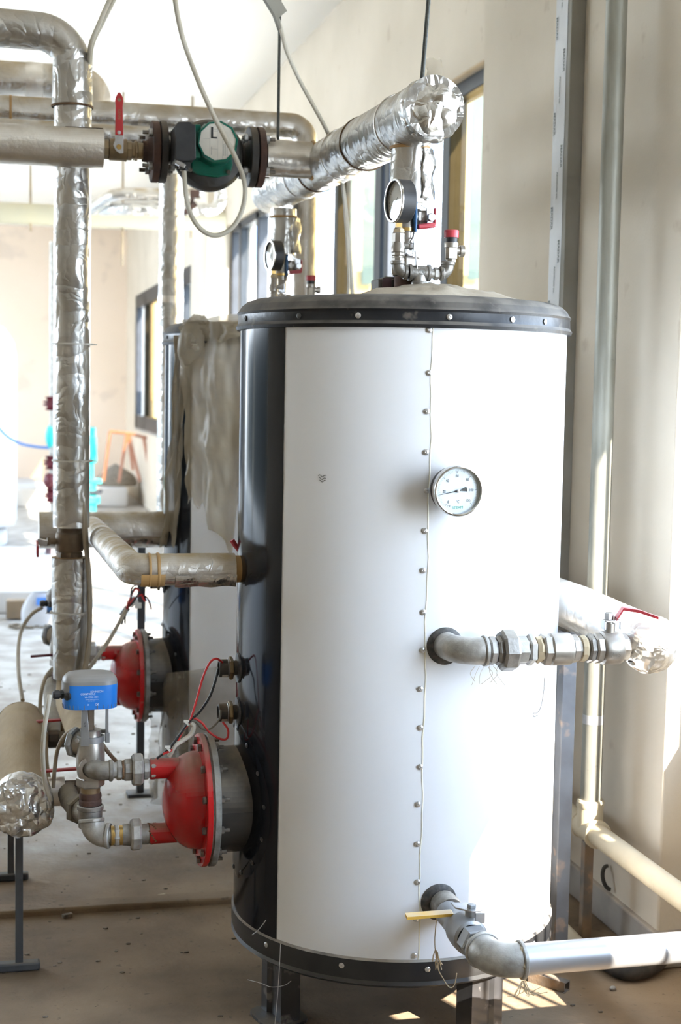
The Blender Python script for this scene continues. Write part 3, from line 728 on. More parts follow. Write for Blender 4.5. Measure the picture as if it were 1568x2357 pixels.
def make_actuator():
    cz0, cz1 = .727, .805
    cx, cy = .2255, VY-.01
    a = thing('valve_drive', 'bright blue rounded valve drive with grey cap beside the near red head', 'valve actuator', (cx, cy, .64), 'blue valve drives')
    def ring(z, sx, sy):
        P = []
        for k in range(64):
            t = 2*PI*k/64
            P.append(V((cx+sx*math.copysign(abs(math.cos(t))**.62, math.cos(t)), cy+sy*math.copysign(abs(math.sin(t))**.62, math.sin(t)), z)))
        return P
    def stack(rows, cap=True):
        mb = MB(); mb.grid([r+[r[0]] for r in rows])
        if cap: n = len(mb.v); mb.add(rows[-1], [tuple(range(64))])
        return mb
    zb = A(209, 1628, cy).z+.004; zt = A(209, 1546, cy).z; zm = zb+.62*(zt-zb)
    cover = stack([ring(zb, .052, .038), ring(zb, .0605, .0445), ring(zb+.012, .0612, .0455), ring(zm, .0622, .046), ring(zm+.006, .062, .0458)])
    cv = obj('cover', cover, M['blueplastic'], a, label='bright blue plastic cover')
    top = stack([ring(zm+.005, .062, .0458), ring(zm+.014, .061, .045), ring(zt-.008, .056, .041), ring(zt-.003, .05, .036), ring(zt-.0005, .04, .028), ring(zt, .028, .018)])
    obj('cap', top, M['greytop'], a, label='dusty grey see-through cap')
    wn = stack([ring(zm+.001, .0628, .0466), ring(zm-.02, .0628, .0466)], False)
    # clear indicator window wraps the left corner of the cover
    mb = MB()
    rows = []
    for z in (zm+.012, zm-.022):
        rows.append([p for k, p in enumerate(ring(z, .0629, .0467)) if 29 <= k <= 41])
    obj('side_window', mb.grid(rows), M['greytop'], a)
    sl = MB()
    for k in range(33, 63, 2):
        p = ring(zb+.001, .0612, .0452)[k]; q = ring(zb+.010, .0619, .0460)[k]
        sl.tube([p, q], .0006, 5)
    obj('slot_row', sl, M['inkgrey'], cv)
    gx = A(150, 1600, cy-.03)
    obj('cable_gland', MB().lathe(V((cx-.06, cy-.02, gx.z)), (-1, -.1, 0), [(0, .0105), (.006, .0105), (.006, .0085), (.009, .0085), (.009, .0105), (.02, .0105), (.024, .007), (.024, .0001)], 10), M['plastic_black'], a)
    obj('blank_plug', MB().lathe(V((cx-.0525, cy-.0405, gx.z-.001)), (-.75, -.66, 0), [(-.004, .009), (.002, .009), (.003, .007), (.0035, .0001)], 20), M['plastic_black'], a)
    # yoke: ring clamp with two arms
    zr0 = A(210, 1712, VY).z; zr1 = A(210, 1690, VY).z
    yk = MB().lathe((VX, VY, zr0+.006), (0, 0, 1), [(0, .026), (0, .031), (.014, .031), (.014, .026), (0, .026)], 36)
    L0 = A(196, 1712, VY-.028)
    yk.extr([V((A(184, 1712, VY).x, VY-.03, zr0+.002)), V((A(204, 1712, VY).x, VY-.034, zr0+.002)), V((A(203, 1680, VY).x, VY-.034, zr1+.01)), V((A(199, 1640, VY).x, VY-.03, zb)), V((A(186, 1630, VY).x, VY-.03, zb))], (0, .006, 0))
    xr = A(246, 1660, VY).x
    yk.box((xr, VY, (zr1+zb)/2-.004), (.0065, .014, zb-zr1+.014)); yk.box((xr+.001, VY, zr1-.008), (.010, .018, .022))
    yk.box((VX+.018, VY+.012, zr1+.004), (.036, .01, .008))
    obj('yoke', yk, M['castalu'], a, bevel=.0008)
    obj('brass_collar', MB().lathe((VX, VY, zr0-.004), (0, 0, 1), [(0, .02), (0, .027), (.012, .0275), (.012, .02)], 32), M['brass_bright'], a)
    obj('stem', MB().cyl((VX, VY, zr1-.004), (VX, VY, zb+.005), .0042, 14).lathe((VX, VY, zr1-.006), (0, 0, 1), [(0, .0001), (0, .0145), (.004, .0145), (.004, .009), (.010, .008), (.010, .0001)], 6), M['chrome'], a)
    obj('coupling_nut', MB().hexn((VX-.002, VY, zr1+.008), (VX-.002, VY, zb-.009), .0105, 6, ref=(1, .2, 0)), M['bronze'], a)
    obj('clamp_screw', MB().lathe((A(178, 1703, VY-.03).x, VY-.03, zr1-.006), (-.5, -.86, 0), [(0, .005), (.003, .005), (.004, .003), (.004, .0001)], 14), M['chrome'], a)
    # print on the cover
    fr = ring(zm-.02, .0618, .0459)
    def onto(dx, dzp):
        def fn(x, y):
            X = cx+.001+x+dx; z = zb+dzp+y
            u = max(-.999, min(.999, (X-cx)/.0621)); s = abs(u)**(1/.62)
            t = math.sqrt(max(0, 1-s*s))
            yy = cy-.0461*(t**.62)
            return V((X, yy-.0009, z))
        return fn
    H = zt-zb
    for s, sz, dx, dzz in (('JOHNSON', .0062, .012, .53), ('CONTROLS', .0062, -.008, .465), ('VA-7700-1001', .0052, 0, .37), ('24 VAC 50/60 Hz 2.8 VA', .0028, .001, .305), ('IP54  2...10 V', .0028, 0, .26), ('C€', .0066, .012, .15), ('X', .0055, -.007, .15)):
        lettering('print_text', s, sz, (0, 0, 0), (1, 0, 0), (0, 0, 1), M['white_print'], cv, fn=onto(dx, dzz*H))
    lettering('number_text', '10721', .0068, V((A(193, 1672, VY).x, VY-.0347, (zb+zr1)/2-.004)), (0, 0, -1), (1, 0, 0), M['ink'], a, lift=.0008)
    return a
upper_run = make_upper_run(); lower_run = make_lower_run(); valve = make_valve(); drive = make_actuator()

# ================================================================== FOIL-WRAPPED PIPE RUNS
def wr(seed, amp=.03, fr=9):
    def fn(L, a):
        p = V((math.cos(a)*1.5, math.sin(a)*1.5, L*fr*.35+seed*7.3))
        p2 = V((math.cos(a)*5, math.sin(a)*5, L*fr*1.1+seed*3.1))
        return 1+amp*.8*noise.noise(p)+amp*.45*abs(noise.noise(p2))
    return fn
def pipe_part(name, path, r, m, parent, seed=0, amp=.03, fr=9, step=.012, seg=40, label=None, rfun=None):
    return obj(name, MB().tube(dense(path, step), rfun or r, seg, wr(seed, amp, fr)), m, parent, sharp=60, label=label)
def band(parent, p, d, r, w, m, name='tape_band', seed=0):
    d = V(d).normalized(); w2 = wr(seed, .02)
    obj(name, MB().lathe(V(p)-d*w/2, d, [(0, r*.96), (0, r), (w*.3, r+.0012), (w*.7, r+.0012), (w, r), (w, r*.96)], 40, rf=lambda t, a, rr: rr*w2(0, a)), m, parent)
def tie(parent, p, d, r, tail=None):
    d = V(d).normalized(); x, y = frame(d)
    mb = MB().lathe(V(p)-d*.0022, d, [(0, r-.002), (0, r+.0012), (.0044, r+.0012), (.0044, r-.002)], 36)
    if tail:
        q = V(p)+V(tail).normalized()*(r+.001); mb.box(q, (.008, .006, .006)); mb.tube([q, q+V(tail).normalized()*.016], .0016, 6)
    obj('cable_tie', mb, M['tie'], parent)

# --- tall riser on the left (upper length, elbow at the top, ball valve, lower length)
RY = 4.27
rx = A(166, 500, RY).x; rxb = A(160, 1400, RY).x
zt = A(30, 68, RY).z
rt = thing('insulated_riser', 'tall foil-wrapped pipe at left turning away left under the ceiling', 'insulated pipe', (rx, RY, .9))
zv1 = A(160, 1213, RY).z; zv0 = A(160, 1283, RY).z
P = bend([(-.45, RY, zt+.006), (rx+.001, RY, zt), (rx, RY, zv1)], .095, 14)
pipe_part('foil_sleeve', P, .0515, M['foil'], rt, 1, .035, 12)
band(rt, (rx, RY, A(166, 246, RY).z), (0, 0, 1), .0575, .006, M['foam'], 'glue_line', 2)
obj('outer_wrap', MB().tube(dense([V((rx, RY, A(166, 120, RY).z)), V((rx, RY, A(166, 245, RY).z))], .01), lambda t: .0535+.004*t, 40, wr(5, .04, 14)), M['foil'], rt)
for y in (792, 1060): tie(rt, (rx, RY, A(165, y, RY).z), (0, 0, 1), .0545, (1, -.2, 0))
bv = thing('ball_valve', 'aged bronze ball valve with a small red lever set in the left foil riser', 'ball valve', (rx, RY, zv0))
hv = zv1-zv0; b0 = V((rxb, RY, zv0))
obj('valve_body', MB().lathe(b0, (0, 0, 1), [(-.01, .03), (-.01, .0345), (hv*.12, .0345), (hv*.2, .0345), (hv*.22, .039), (hv*.3, .0405), (hv*.68, .0405), (hv*.8, .039), (hv*.84, .0355), (hv*1.05, .0345), (hv*1.05, .02)], 40), M['bronze'], bv)
obj('hex_end', MB().hexn(b0+V((0, 0, -.004)), b0+V((0, 0, hv*.2)), .0375, 8), M['bronze'], bv)
obj('stem', MB().cyl(b0+V((-.036, -.008, hv*.55)), b0+V((-.062, -.012, hv*.55)), .009, 16).hexn(b0+V((-.055, -.011, hv*.55)), b0+V((-.064, -.0125, hv*.55)), .012), M['bronze'], bv)
lv = MB().box(b0+V((-.078, -.02, hv*.53)), (.03, .018, .016), Matrix.Rotation(.25, 3, 'Y')); obj('lever_arm', lv, M['chrome'], bv, bevel=.001)
obj('lever', MB().box(b0+V((-.092, -.045, hv*.36)), (.006, .06, .034), Matrix.Rotation(.2, 3, 'X')), M['redplastic'], bv, bevel=.002, label='red lever sleeve')
rl = thing('insulated_riser', 'lower foil-wrapped length of the left riser, below the bronze ball valve', 'insulated pipe', (rxb, RY, .6))
zb1 = A(158, 1560, RY).z
pipe_part('foil_sleeve', bend([V((rxb, RY, zv0)), V((rxb, RY, zv0-.1)), V((rxb+.002, RY, zb1))], .05), .0515, M['foil'], rl, 3, .045, 16,
          rfun=lambda t: .052-.009*max(0, t-.45))
obj('sleeve_end', MB().lathe((rxb, RY, zv0+.001), (0, 0, 1), [(0, .0515), (.001, .03)], 40), M['glue'], rl)
tie(rl, (rxb, RY, A(160, 1408, RY).z), (0, 0, 1), .0535, (-1, -.3, 0))
# dust-covered bend from the riser foot to the valve
wb = thing('wrapped_bend', 'dust-covered tan wrapped pipe between the riser foot and the nickel valve', 'insulated pipe', (.2, 3.9, .55))
p0 = V((rxb, RY, zb1+.03)); p1 = V((rxb-.004, RY-.02, A(160, 1612, RY).z)); p2 = A(196, 1708, 3.47)
pipe_part('wrap', bend([p0, p1, p2], .05), .036, M['wrap'], wb, 9, .07, 8)
d = (p2-p1).normalized()
obj('wrap_end', MB().lathe(p2-d*.01, d, [(0, .0365), (.011, .037), (.013, .03), (.013, .0001)], 32), M['glue'], wb, label='orange cut foam end')

# --- header over the tanks
hd = thing('insulated_header', 'fat foil-wrapped header running over the tops of both tanks', 'insulated pipe', (TX, 4.1, 2.0))
hz0, hz1 = 2.052, 2.098
h0 = V((TX, 3.10, hz0)); h1 = V((TX, 5.0, hz1))
pipe_part('foil_sleeve', [h0, h1], .0665, M['foil'], hd, 11, .03, 8, seg=48)
def foldy0(a, t):
    return 2*abs(noise.noise(V((math.cos(a)*2.2*(1-t), math.sin(a)*2.2*(1-t), 6))))
cap = MB(); rows = []
cc = V((TX, 3.125, hz0))
for i in range(25):
    th_ = PI*.5*i/24; row = []
    for k in range(49):
        a = 2*PI*k/48
        q = V((math.cos(a)*math.cos(th_), -math.sin(th_)*.72, math.sin(a)*math.cos(th_)))
        s = 1+.11*(abs(noise.noise(q*2.1+V((3, 1, 5))))*1.5+.5*abs(noise.noise(q*4.5+V((9, 2, 1))))-.3)
        row.append(cc+q*.0695*s+V((0, .02*math.cos(th_)-.008*foldy0(a, i/24), 0)))
    rows.append(row)
obj('end_cap', cap.grid(rows), M['foil_bright'], hd, sharp=28, label='crumpled shiny foil end cap')
for y in (3.36, 3.7, 3.93, 4.25, 4.45): band(hd, h0.lerp(h1, (y-3.1)/1.9), (0, 1, .024), .0685, .008 if y != 3.7 else .006, M['foam'] if y in (3.7, 4.25) else M['foil_smooth'], 'tape_band', y)
far_cap = MB().lathe(h1-V((0, .004, 0)), (0, 1, 0), [(0, .067), (.03, .06), (.045, .04), (.05, .0001)], 32)
obj('far_end', far_cap, M['foil'], hd)
flap = MB()
rows = []
for i in range(6):
    rows.append([V((TX-.012+.006*k+.004*math.sin(i+k), 3.145-.004*i, hz0+.062+.009*i+.003*math.sin(k*2+i))) for k in range(7)])
obj('tape_flap', flap.grid(rows), M['sheet_thin'], hd)

def make_riser():
    r = thing('insulated_riser', 'short foil-wrapped riser standing on the near tank below the header', 'insulated pipe', (TX, 3.29, 1.87), 'short tank risers')
    pipe_part('foil_sleeve', [V((TX, 3.29, 2.02)), V((TX-.001, 3.29, 1.873))], .0425, M['foil'], r, 21, .05, 12, step=.006)
    band(r, (TX, 3.29, 1.993), (0, 0, 1), .045, .007, M['glue'], 'glue_line', 4)
    fl_ = MB(); rows = []
    for i in range(10):
        z = 1.99-.0125*i
        rows.append([V((TX+.018+.034*k/5+.004*math.sin(i*1.1+k), 3.29-.0425+.004*k*k/5+.003*math.sin(i*1.7), z)) for k in range(6)])
    obj('loose_flap', fl_.grid(rows), M['foil'], r, sharp=25, solid=.001, label='loose crinkled foil flap')
    return r
riser = make_riser()

# --- side pipes of the tanks
sp = thing('insulated_side_pipe', 'tan dusty foil pipe leaving the near tank at left and bending back', 'insulated pipe', (.35, TY, .97))
z1 = 1.031; z2 = 1.0175
sx = A(306, 1311, TY).x
P = bend([(.548, TY, z1), (sx, TY, z1), (sx+.006, 4.76, z2-.03)], .055, 12)
pipe_part('foil_sleeve', P, .0365, M['foil_dusty'], sp, 31, .014, 3, step=.008)
bx = A(375, 1311, TY).x
for xx, w_ in ((A(343, 1311, TY).x, .006), (A(363, 1311, TY).x, .007)):
    band(sp, (xx, TY, z1), (1, 0, 0), .0378, w_, M['glue'], 'glue_line', xx*9)
obj('glue_smear', MB().lathe((A(322, 1311, TY).x, TY, z1), (1, 0, 0), [(0, .0372), (.004, .0382), (.05, .0382), (.054, .0372)], 30, a0=PI*.55, a1=PI*1.2, ref=(0, 0, 1)), M['glue'], sp, label='orange glue smear')
obj('flap', MB().grid([[V((A(400+14*k, 1330, TY).x, TY-.0372+.0012*i*i-.0015*math.sin(k+i), z1-.008-.0075*i-.0015*math.sin(k*1.3))) for k in range(11)] for i in range(5)]), M['foil_dusty'], sp, sharp=25)
obj('end_disc', MB().cyl((.545, TY, z1), (.566, TY, z1), .031, 28), M['glue'], sp)
s2 = thing('insulated_side_pipe', 'dusty foil pipe leaving the draped far tank at left', 'insulated pipe', (.45, TY+DY, .95))
pipe_part('foil_sleeve', bend([(.556, TY+DY, .977), (.30, TY+DY, .977), (.16, TY+DY, .977)], .05), .059, M['foil_dusty'], s2, 35, .04, 9, step=.01)
obj('end_disc', MB().cyl((.55, TY+DY, .977), (.566, TY+DY, .977), .05, 28), M['glue'], s2)
obj('drain_stub', MB().hexn((.44, TY+DY-.03, .925), (.44, TY+DY-.03, .89), .014).cyl((.44, TY+DY-.03, .895), (.44, TY+DY-.03, .87), .009), M['brass'], s2)

# --- low header on its stand, front left
lh0 = V((.079, 3.50, .447)); lh1 = V((.094, 4.34, .447))
lh = thing('insulated_header', 'low tan dust-covered header at left with foil end cap on a stand', 'insulated pipe', (.085, 3.9, .38))
pipe_part('wrap', [lh0, lh1], .070, M['wrap'], lh, 41, .06, 9, step=.012, seg=44)
bk = MB(); rows = []
for i in range(12):
    t = PI/2*i/11
    rows.append([lh1+V((math.cos(a)*.071*math.cos(t)*(1+.04*noise.noise(V((math.cos(a), math.sin(a), t)))), .05*math.sin(t), math.sin(a)*.071*math.cos(t))) for a in [2*PI*k/40 for k in range(41)]])
obj('rear_cap', bk.grid(rows), M['wrap'], lh)
rows = []; cp_ = MB()
def foldy(q, f, seed):
    return abs(noise.noise(q*f+V((seed, seed*2, 1))))
for i in range(40):
    t = i/39; row = []
    for k in range(73):
        a = 2*PI*k/72
        if t < .25: rr, yy = 1.0, .045*(1-t/.25)
        else:
            u = (t-.25)/.75; rr, yy = max(.004, math.cos(u*PI/2)**.8), -.026*math.sin(u*PI/2)
        q = V((math.cos(a)*rr, yy*9, math.sin(a)*rr))
        ruck = .012*foldy(q, 1.7, 3)+.009*foldy(q, 3.2, 8)+.004*foldy(q, 6.5, 5)-.007
        row.append(V((lh0.x+q.x*(.0755+ruck*.6), lh0.y-.004+yy-ruck*(1.2 if t > .3 else .2), lh0.z+q.z*(.0755+ruck*.6))))
    rows.append(row)
obj('end_cap', cp_.grid(rows), M['foil_bright'], lh, sharp=26, label='crumpled shiny foil end cap')
obj('tape_scrap', MB().box(A(113, 1880, 3.5), (.012, .004, .014), Matrix.Rotation(.5, 3, 'Y')), M['orange'], lh)
def make_stand(x, y, lab):
    s = thing('pipe_stand', lab, 'stand', (x, y, 0), 'stands under the low header')
    obj('post', MB().box((x, y, .19), (.0185, .0185, .385)), M['stand'], s, bevel=.0015)
    obj('base_bar', MB().box((x-.03, y, .012), (.16, .03, .022)), M['stand'], s, bevel=.005)
make_stand(A(44, 2030, 3.62).x, 3.62, 'front grey square post under the low foil-capped header')
make_stand(A(25, 1960, 4.3).x, 4.3, 'rear dark square post under the low foil-capped header')
# branches from the low header to the valves
def branch(y, lab, lab2, lab3, sleeve):
    z = lh0.z
    x0 = .085+.066
    br = thing('branch_pipe', lab, 'pipe', (x0, y, z), 'branches of the low header')
    if sleeve:
        obj('foil_sleeve', MB().lathe((x0-.02, y, z), (1, 0, 0), [(0, .035), (0, .0355), (.052, .0355), (.052, .02)], 32, rf=lambda t, a, r: r*(1+.02*math.sin(5*a))), M['foil_smooth'], br, label='silver foil sleeve')
        xa = x0+.032
    else:
        obj('nipple', MB().cyl((x0-.03, y, z), (x0+.02, y, z), .0215), M['brass'], br)
        xa = x0+.014
    obj('coupling', MB().hexn((xa, y, z), (xa+.03, y, z), .026, 8).cyl((xa+.03, y, z), (xa+.05, y, z), .0215), M['castblack'], br)
    tgt = V((VX, VY, .462))+V((-.5, .87, 0))*.055 + (V((0, DY, 0)) if y > 4 else V((0, 0, 0)))
    obj('tail_pipe', MB().tube(bend([(xa+.045, y, z), (tgt.x-.012, y, z), (tgt.x-.01, (y+tgt.y)/2, z+.005), tgt], [.02, .03]), .024, 18), M['galv_dusty'], br)
    bv_ = thing('ball_valve', lab2, 'ball valve', (xa+.02, y, z+.02), 'red levers by the low header')
    obj('stem', MB().cyl((xa+.04, y, z+.02), (xa+.04, y, z+.055), .006), M['brass'], bv_)
    obj('lever', MB().box((xa-.012, y-.004, z+.054), (.112, .018, .0055), Matrix.Rotation(-.03, 3, 'Y')), M['redplastic'], bv_, bevel=.002, label='thin red lever')
    return br
branch(3.62, 'short branch with silver sleeve from the low header to the front valve', 'red lever valve on the front branch of the low header', '', True)
branch(4.16, 'short brass branch at the rear of the low header', 'red lever valve on the rear branch of the low header', '', False)
# ================================================================== FITTINGS ON THE TANK LID
FY = 3.20
def make_manifold():
    m = thing('manifold', 'galvanised tee and elbows joining gauge and safety valve on the near tank lid', 'pipe fitting', (TX, FY, 1.65), 'lid manifolds')
    zt_ = A(965, 628, FY).z
    gx = A(916, 620, FY).x; tx = A(966, 628, FY).x; sx_ = A(1031, 610, FY).x
    e = MB(); elbow(e, (gx, FY, A(916, 600, FY).z), (gx, FY, zt_+.001), (A(938, 628, FY).x, FY, zt_), .0135, .0028); obj('elbow', e, M['galv'], m)
    t = MB().lathe((A(940, 628, FY).x, FY, zt_), (1, 0, 0), [(0, .01), (0, .0185), (.006, .0185), (.008, .0155), (.042, .0155), (.044, .0185), (.05, .0185), (.05, .01)], 28)
    t.lathe((tx, FY, zt_), (0, 0, -1), [(0, .0155), (.02, .0165), (.022, .019), (.028, .019), (.028, .01)], 28)
    obj('tee', t, M['galv'], m)
    lettering('cast_mark', 'TG', .008, V((tx+.002, FY-.0158, zt_+.002)), (1, 0, 0), (0, 0, 1), M['inkgrey'], m)
    obj('cast_ring', MB().tube([V((tx+.002+.0085*math.cos(a), FY-.0158, zt_+.002+.007*math.sin(a))) for a in [2*PI*k/20 for k in range(21)]], .0006, 5), M['galv_dusty'], m)
    x0 = A(992, 627, FY).x
    obj('nipple', MB().hexn((x0+.006, FY, zt_-.001), (x0+.017, FY, zt_-.001), .0145).cyl((x0-.004, FY, zt_-.001), (x0+.03, FY, zt_-.001), .011), M['galv_light'], m)
    e = MB(); elbow(e, (x0+.020, FY, zt_), (sx_, FY, zt_+.001), (sx_, FY, A(1031, 602, FY).z), .0135, .0028); obj('elbow', e, M['galv'], m)
    obj('hex_base', MB().hexn((TX-.012, FY+.045, 1.645), (TX-.012, FY+.045, 1.672), .046, 8).cyl((TX-.012, FY+.045, 1.67), (TX-.012, FY+.045, 1.70), .03), M['rust'], m, label='rusty hex base')
    return m
def make_gauge():
    gx = A(916, 620, FY).x; c = A(922, 463, FY-.005)
    g = thing('pressure_gauge', 'round black-cased pressure gauge facing left on the near tank lid', 'gauge', (gx, FY, 1.70), 'lid pressure gauges')
    d = V((-.985, -.17, 0)).normalized()
    obj('case', MB().lathe(c-d*.018, d, [(0, .0001), (0, .046), (.002, .0475), (.032, .0475), (.032, .044)], 56), M['plastic_black'], g)
    obj('bezel', MB().lathe(c+d*.013, d, [(0, .0475), (.001, .0487), (.004, .0487), (.0055, .047), (.0055, .0435), (.003, .043)], 56), M['steel'], g)
    obj('dial', MB().lathe(c+d*.0085, d, [(0, .0455), (.0005, .0001)], 40), M['label'], g)
    y = V((0, 0, 1)); x = y.cross(d)
    tk = MB()
    for k in range(26):
        a = math.radians(225-270*k/25); e = x*math.cos(a)+y*math.sin(a); n = x*-math.sin(a)+y*math.cos(a)
        o = c+d*.0095
        tk.add([o+e*.033+n*.0005, o+e*.033-n*.0005, o+e*.039-n*.0005, o+e*.039+n*.0005], [(0, 1, 2, 3)])
    obj('scale_marks', tk, M['ink'], g, smooth=False)
    a = math.radians(215); e = x*math.cos(a)+y*math.sin(a); n = d.cross(e); o = c+d*.011
    obj('needle', MB().extr([o+e*.034, o+n*.0016, o-e*.014, o-n*.0016], d*.0008), M['ink'], g, smooth=False)
    obj('lens', MB().lathe(c+d*.015, d, [(0, .0435), (.001, .0001)], 40), M['lens'], g)
    zc = c.z-.047
    obj('brass_stem', MB().box((gx, FY, zc-.004), (.0125, .0125, .014)).cyl((gx, FY, zc-.03), (gx, FY, zc), .006), M['brass_bright'], g)
    obj('tow_band', MB().lathe((gx, FY, zc-.024), (0, 0, 1), [(0, .008), (.003, .0125), (.010, .0115), (.014, .007)], 16, rf=lambda t, a, r: r*(1+.12*math.sin(a*5+t*900))), M['thread'], g)
    zb = A(916, 603, FY).z
    zz = zc-.022; L = zz-zb
    b = MB().hexn((gx, FY, zz-.022), (gx, FY, zz), .0145, 8).lathe((gx, FY, zb+L*.28), (0, 0, 1), [(0, .013), (.004, .0155), (L*.24, .0155), (L*.3, .0135), (L*.45, .0135), (L*.45, .01)], 28)
    b.hexn((gx, FY, zb+L*.2), (gx, FY, zb+L*.34), .015, 8).cyl((gx, FY, zb+L*.1), (gx, FY, zb+L*.25), .0115).hexn((gx, FY, zb+.001), (gx, FY, zb+L*.15), .0145, 8)
    obj('cock_body', b, M['nickel'], g, label='nickel gauge cock')
    s = V((gx+.02, FY-.004, zb+L*.55))
    obj('cock_stem', MB().cyl((gx+.012, FY-.002, s.z), (gx+.034, FY-.006, s.z), .006, 14).hexn((gx+.024, FY-.005, s.z), (gx+.03, FY-.006, s.z), .009).box((gx+.033, FY-.008, s.z-.002), (.003, .014, .02)), M['chrome'], g)
    obj('cock_handle', MB().box((gx+.039, FY-.009, s.z-.032), (.0025, .009, .05), Matrix.Rotation(-.12, 3, 'Y')), M['chrome'], g, bevel=.001)
    return g
def make_safety():
    sx_ = A(1031, 610, FY).x+.007
    z0 = A(1038, 604, FY).z; z1 = A(1038, 530, FY).z; H = z1-z0
    s = thing('safety_valve', 'small safety valve with red cap on the near tank lid', 'safety valve', (sx_, FY, z0), 'red-capped safety valves')
    obj('body', MB().hexn((sx_, FY, z0), (sx_, FY, z0+H*.1), .0115, 12).hexn((sx_, FY, z0+H*.09), (sx_, FY, z0+H*.46), .0148, 6, ref=(1, .35, 0)).lathe((sx_, FY, z0+H*.42), (0, 0, 1), [(0, .0125), (.003, .0158), (.012, .0162), (.014, .0155), (.0145, .01)], 28), M['nickel'], s)
    obj('outlet', MB().cyl((sx_+.008, FY, z0+H*.37), (sx_+.026, FY, z0+H*.37), .0095, 20).cyl((sx_+.02, FY, z0+H*.37), (sx_+.03, FY, z0+H*.37), .0128, 20), M['nickel'], s)
    obj('collar', MB().cyl((sx_, FY, z0+H*.58), (sx_, FY, z0+H*.79), .0138, 20), M['plastic_black'], s)
    obj('cap', MB().lathe((sx_, FY, z0+H*.77), (0, 0, 1), [(0, .01), (0, .0162), (H*.2, .0165), (H*.23, .0155), (H*.23, .0001)], 24, rf=lambda t, a, r: r*(1+.02*math.sin(a*14))), M['redfaded'], s, label='red plastic cap')
    lb = V((sx_-.0035, FY-.0142, z0+H*.28))
    obj('tag_label', MB().box(lb, (.0115, .001, H*.34)), M['label'], s)
    return s
def make_lid_valve():
    zz0 = A(935, 605, 3.29).z; zz1 = 1.885; x = TX-.004; y = 3.29
    v = thing('ball_valve', 'nickel ball valve with blue lever under the near header riser', 'ball valve', (x, y, 1.70), 'blue lever valves on the lids')
    L = zz1-zz0
    b = MB().cyl((x, y, 1.65), (x, y, zz0+.01), .020, 24).hexn((x, y, zz0-.03), (x, y, zz0+.012), .037, 6, ref=(1, .3, 0))
    b.lathe((x, y, zz0+L*.1), (0, 0, 1), [(0, .017), (L*.25, .017), (L*.27, .0205), (L*.36, .0205), (L*.37, .0225), (L*.42, .0235), (L*.46, .0215), (L*.7, .0205), (L*.8, .017), (L*.95, .015)], 32)
    obj('valve_body', b, M['nickel'], v)
    obj('brass_ring', MB().lathe((x, y, zz0+L*.47), (0, 0, 1), [(0, .018), (0, .0242), (.007, .0246), (.007, .018)], 32), M['brass_bright'], v)
    lx = A(957, 500, y-.03).x
    z_a = A(957, 534, y-.03).z; z_b = A(957, 462, y-.03).z
    obj('lever', MB().box((lx, y-.025, (z_a+z_b)/2), (.007, .018, z_b-z_a)), M['bluelever'], v, bevel=.003, label='blue lever sleeve')
    obj('lever_arm', MB().tube([V((lx, y-.025, z_a+.004)), V((lx-.003, y-.026, z_a-.012)), V((lx-.018, y-.03, z_a-.036)), V((lx-.02, y-.03, z_a-.05))], .0032, 8), M['chrome'], v)
    obj('stem', MB().cyl((lx-.016, y-.035, z_a-.045), (lx-.016, y-.01, z_a-.045), .007, 14).hexn((lx-.016, y-.04, z_a-.045), (lx-.016, y-.034, z_a-.045), .009), M['chrome'], v)
    w = thing('ball_valve', 'small side valve with red handle beside the near header riser', 'ball valve', (x+.03, y, zz0+L*.6), 'red side valves on the lids')
    zc = A(980, 500, y).z; xe = A(990, 500, y).x
    obj('valve_body', MB().cyl((x+.015, y, zc), (xe-.008, y, zc), .0155, 22).hexn((x+.022, y, zc), (x+.032, y, zc), .019), M['nickel'], w)
    obj('clamp', MB().box((xe-.006, y-.016, zc+.004), (.016, .012, .03)).hexn((xe-.005, y-.034, zc-.003), (xe-.005, y-.02, zc-.003), .010).box((xe-.012, y-.01, zc+.021), (.026, .006, .004), Matrix.Rotation(.3, 3, 'Y')), M['chrome'], w)
    obj('handle', MB().box((xe-.012, y-.012, zc-.021), (.042, .016, .012), Matrix.Rotation(-.15, 3, 'Y')).box((xe+.007, y-.012, zc), (.006, .016, .04)), M['redfaded'], w, bevel=.003, label='red handle')
    return v, w
manifold = make_manifold(); gauge = make_gauge(); safety = make_safety(); lidv, sidev = make_lid_valve()
jb = thing('junction_box', 'brown-grey junction box behind the gauge on the near tank lid', 'box', (A(885, 640, 3.33).x, 3.33, 1.648))
bx0 = A(885, 640, 3.33).x
obj('box_body', MB().box((bx0+.022, 3.33, 1.672), (.09, .07, .052)), M['beige_box'], jb, bevel=.003)
obj('box_lid', MB().box((bx0+.026, 3.33, 1.70), (.062, .045, .008)), M['beige_box'], jb, bevel=.003)
obj('rail', MB().box((bx0-.004, 3.292, 1.672), (.02, .006, .054)), M['bracket'], jb)
obj('screw', MB().hexn((bx0-.006, 3.285, 1.648), (bx0-.006, 3.285, 1.655), .005), M['chrome'], jb)
cl = MB(); rows = []
for i in range(13):
    rr = i/12; row = []
    for k in range(73):
        a = 2*PI*k/72
        ex = .20*rr*(1+.12*noise.noise(V((math.cos(a)*1.5, math.sin(a)*1.5, 4)))); ey = .15*rr*(1+.1*noise.noise(V((math.cos(a)*2, math.sin(a)*2, 9))))
        p = V((TX+.03+ex*math.cos(a), 3.19+ey*math.sin(a), 0))
        rl_ = math.hypot(p.x-TX, p.y-TY)
        lz = 1.648 if rl_ < .2 else 1.648-.002*(rl_-.2)/.115 if rl_ < .315 else 1.646-.003*(rl_-.315)/.03
        p.z = lz+.0015+max(0, .034*max(0, 1-rr**1.3)+(.008*noise.noise(V((p.x*22, p.y*22, 1)))+.004*noise.noise(V((p.x*60, p.y*60, 3))))*min(1, 3*(1-rr)))
        row.append(p)
    rows.append(row)
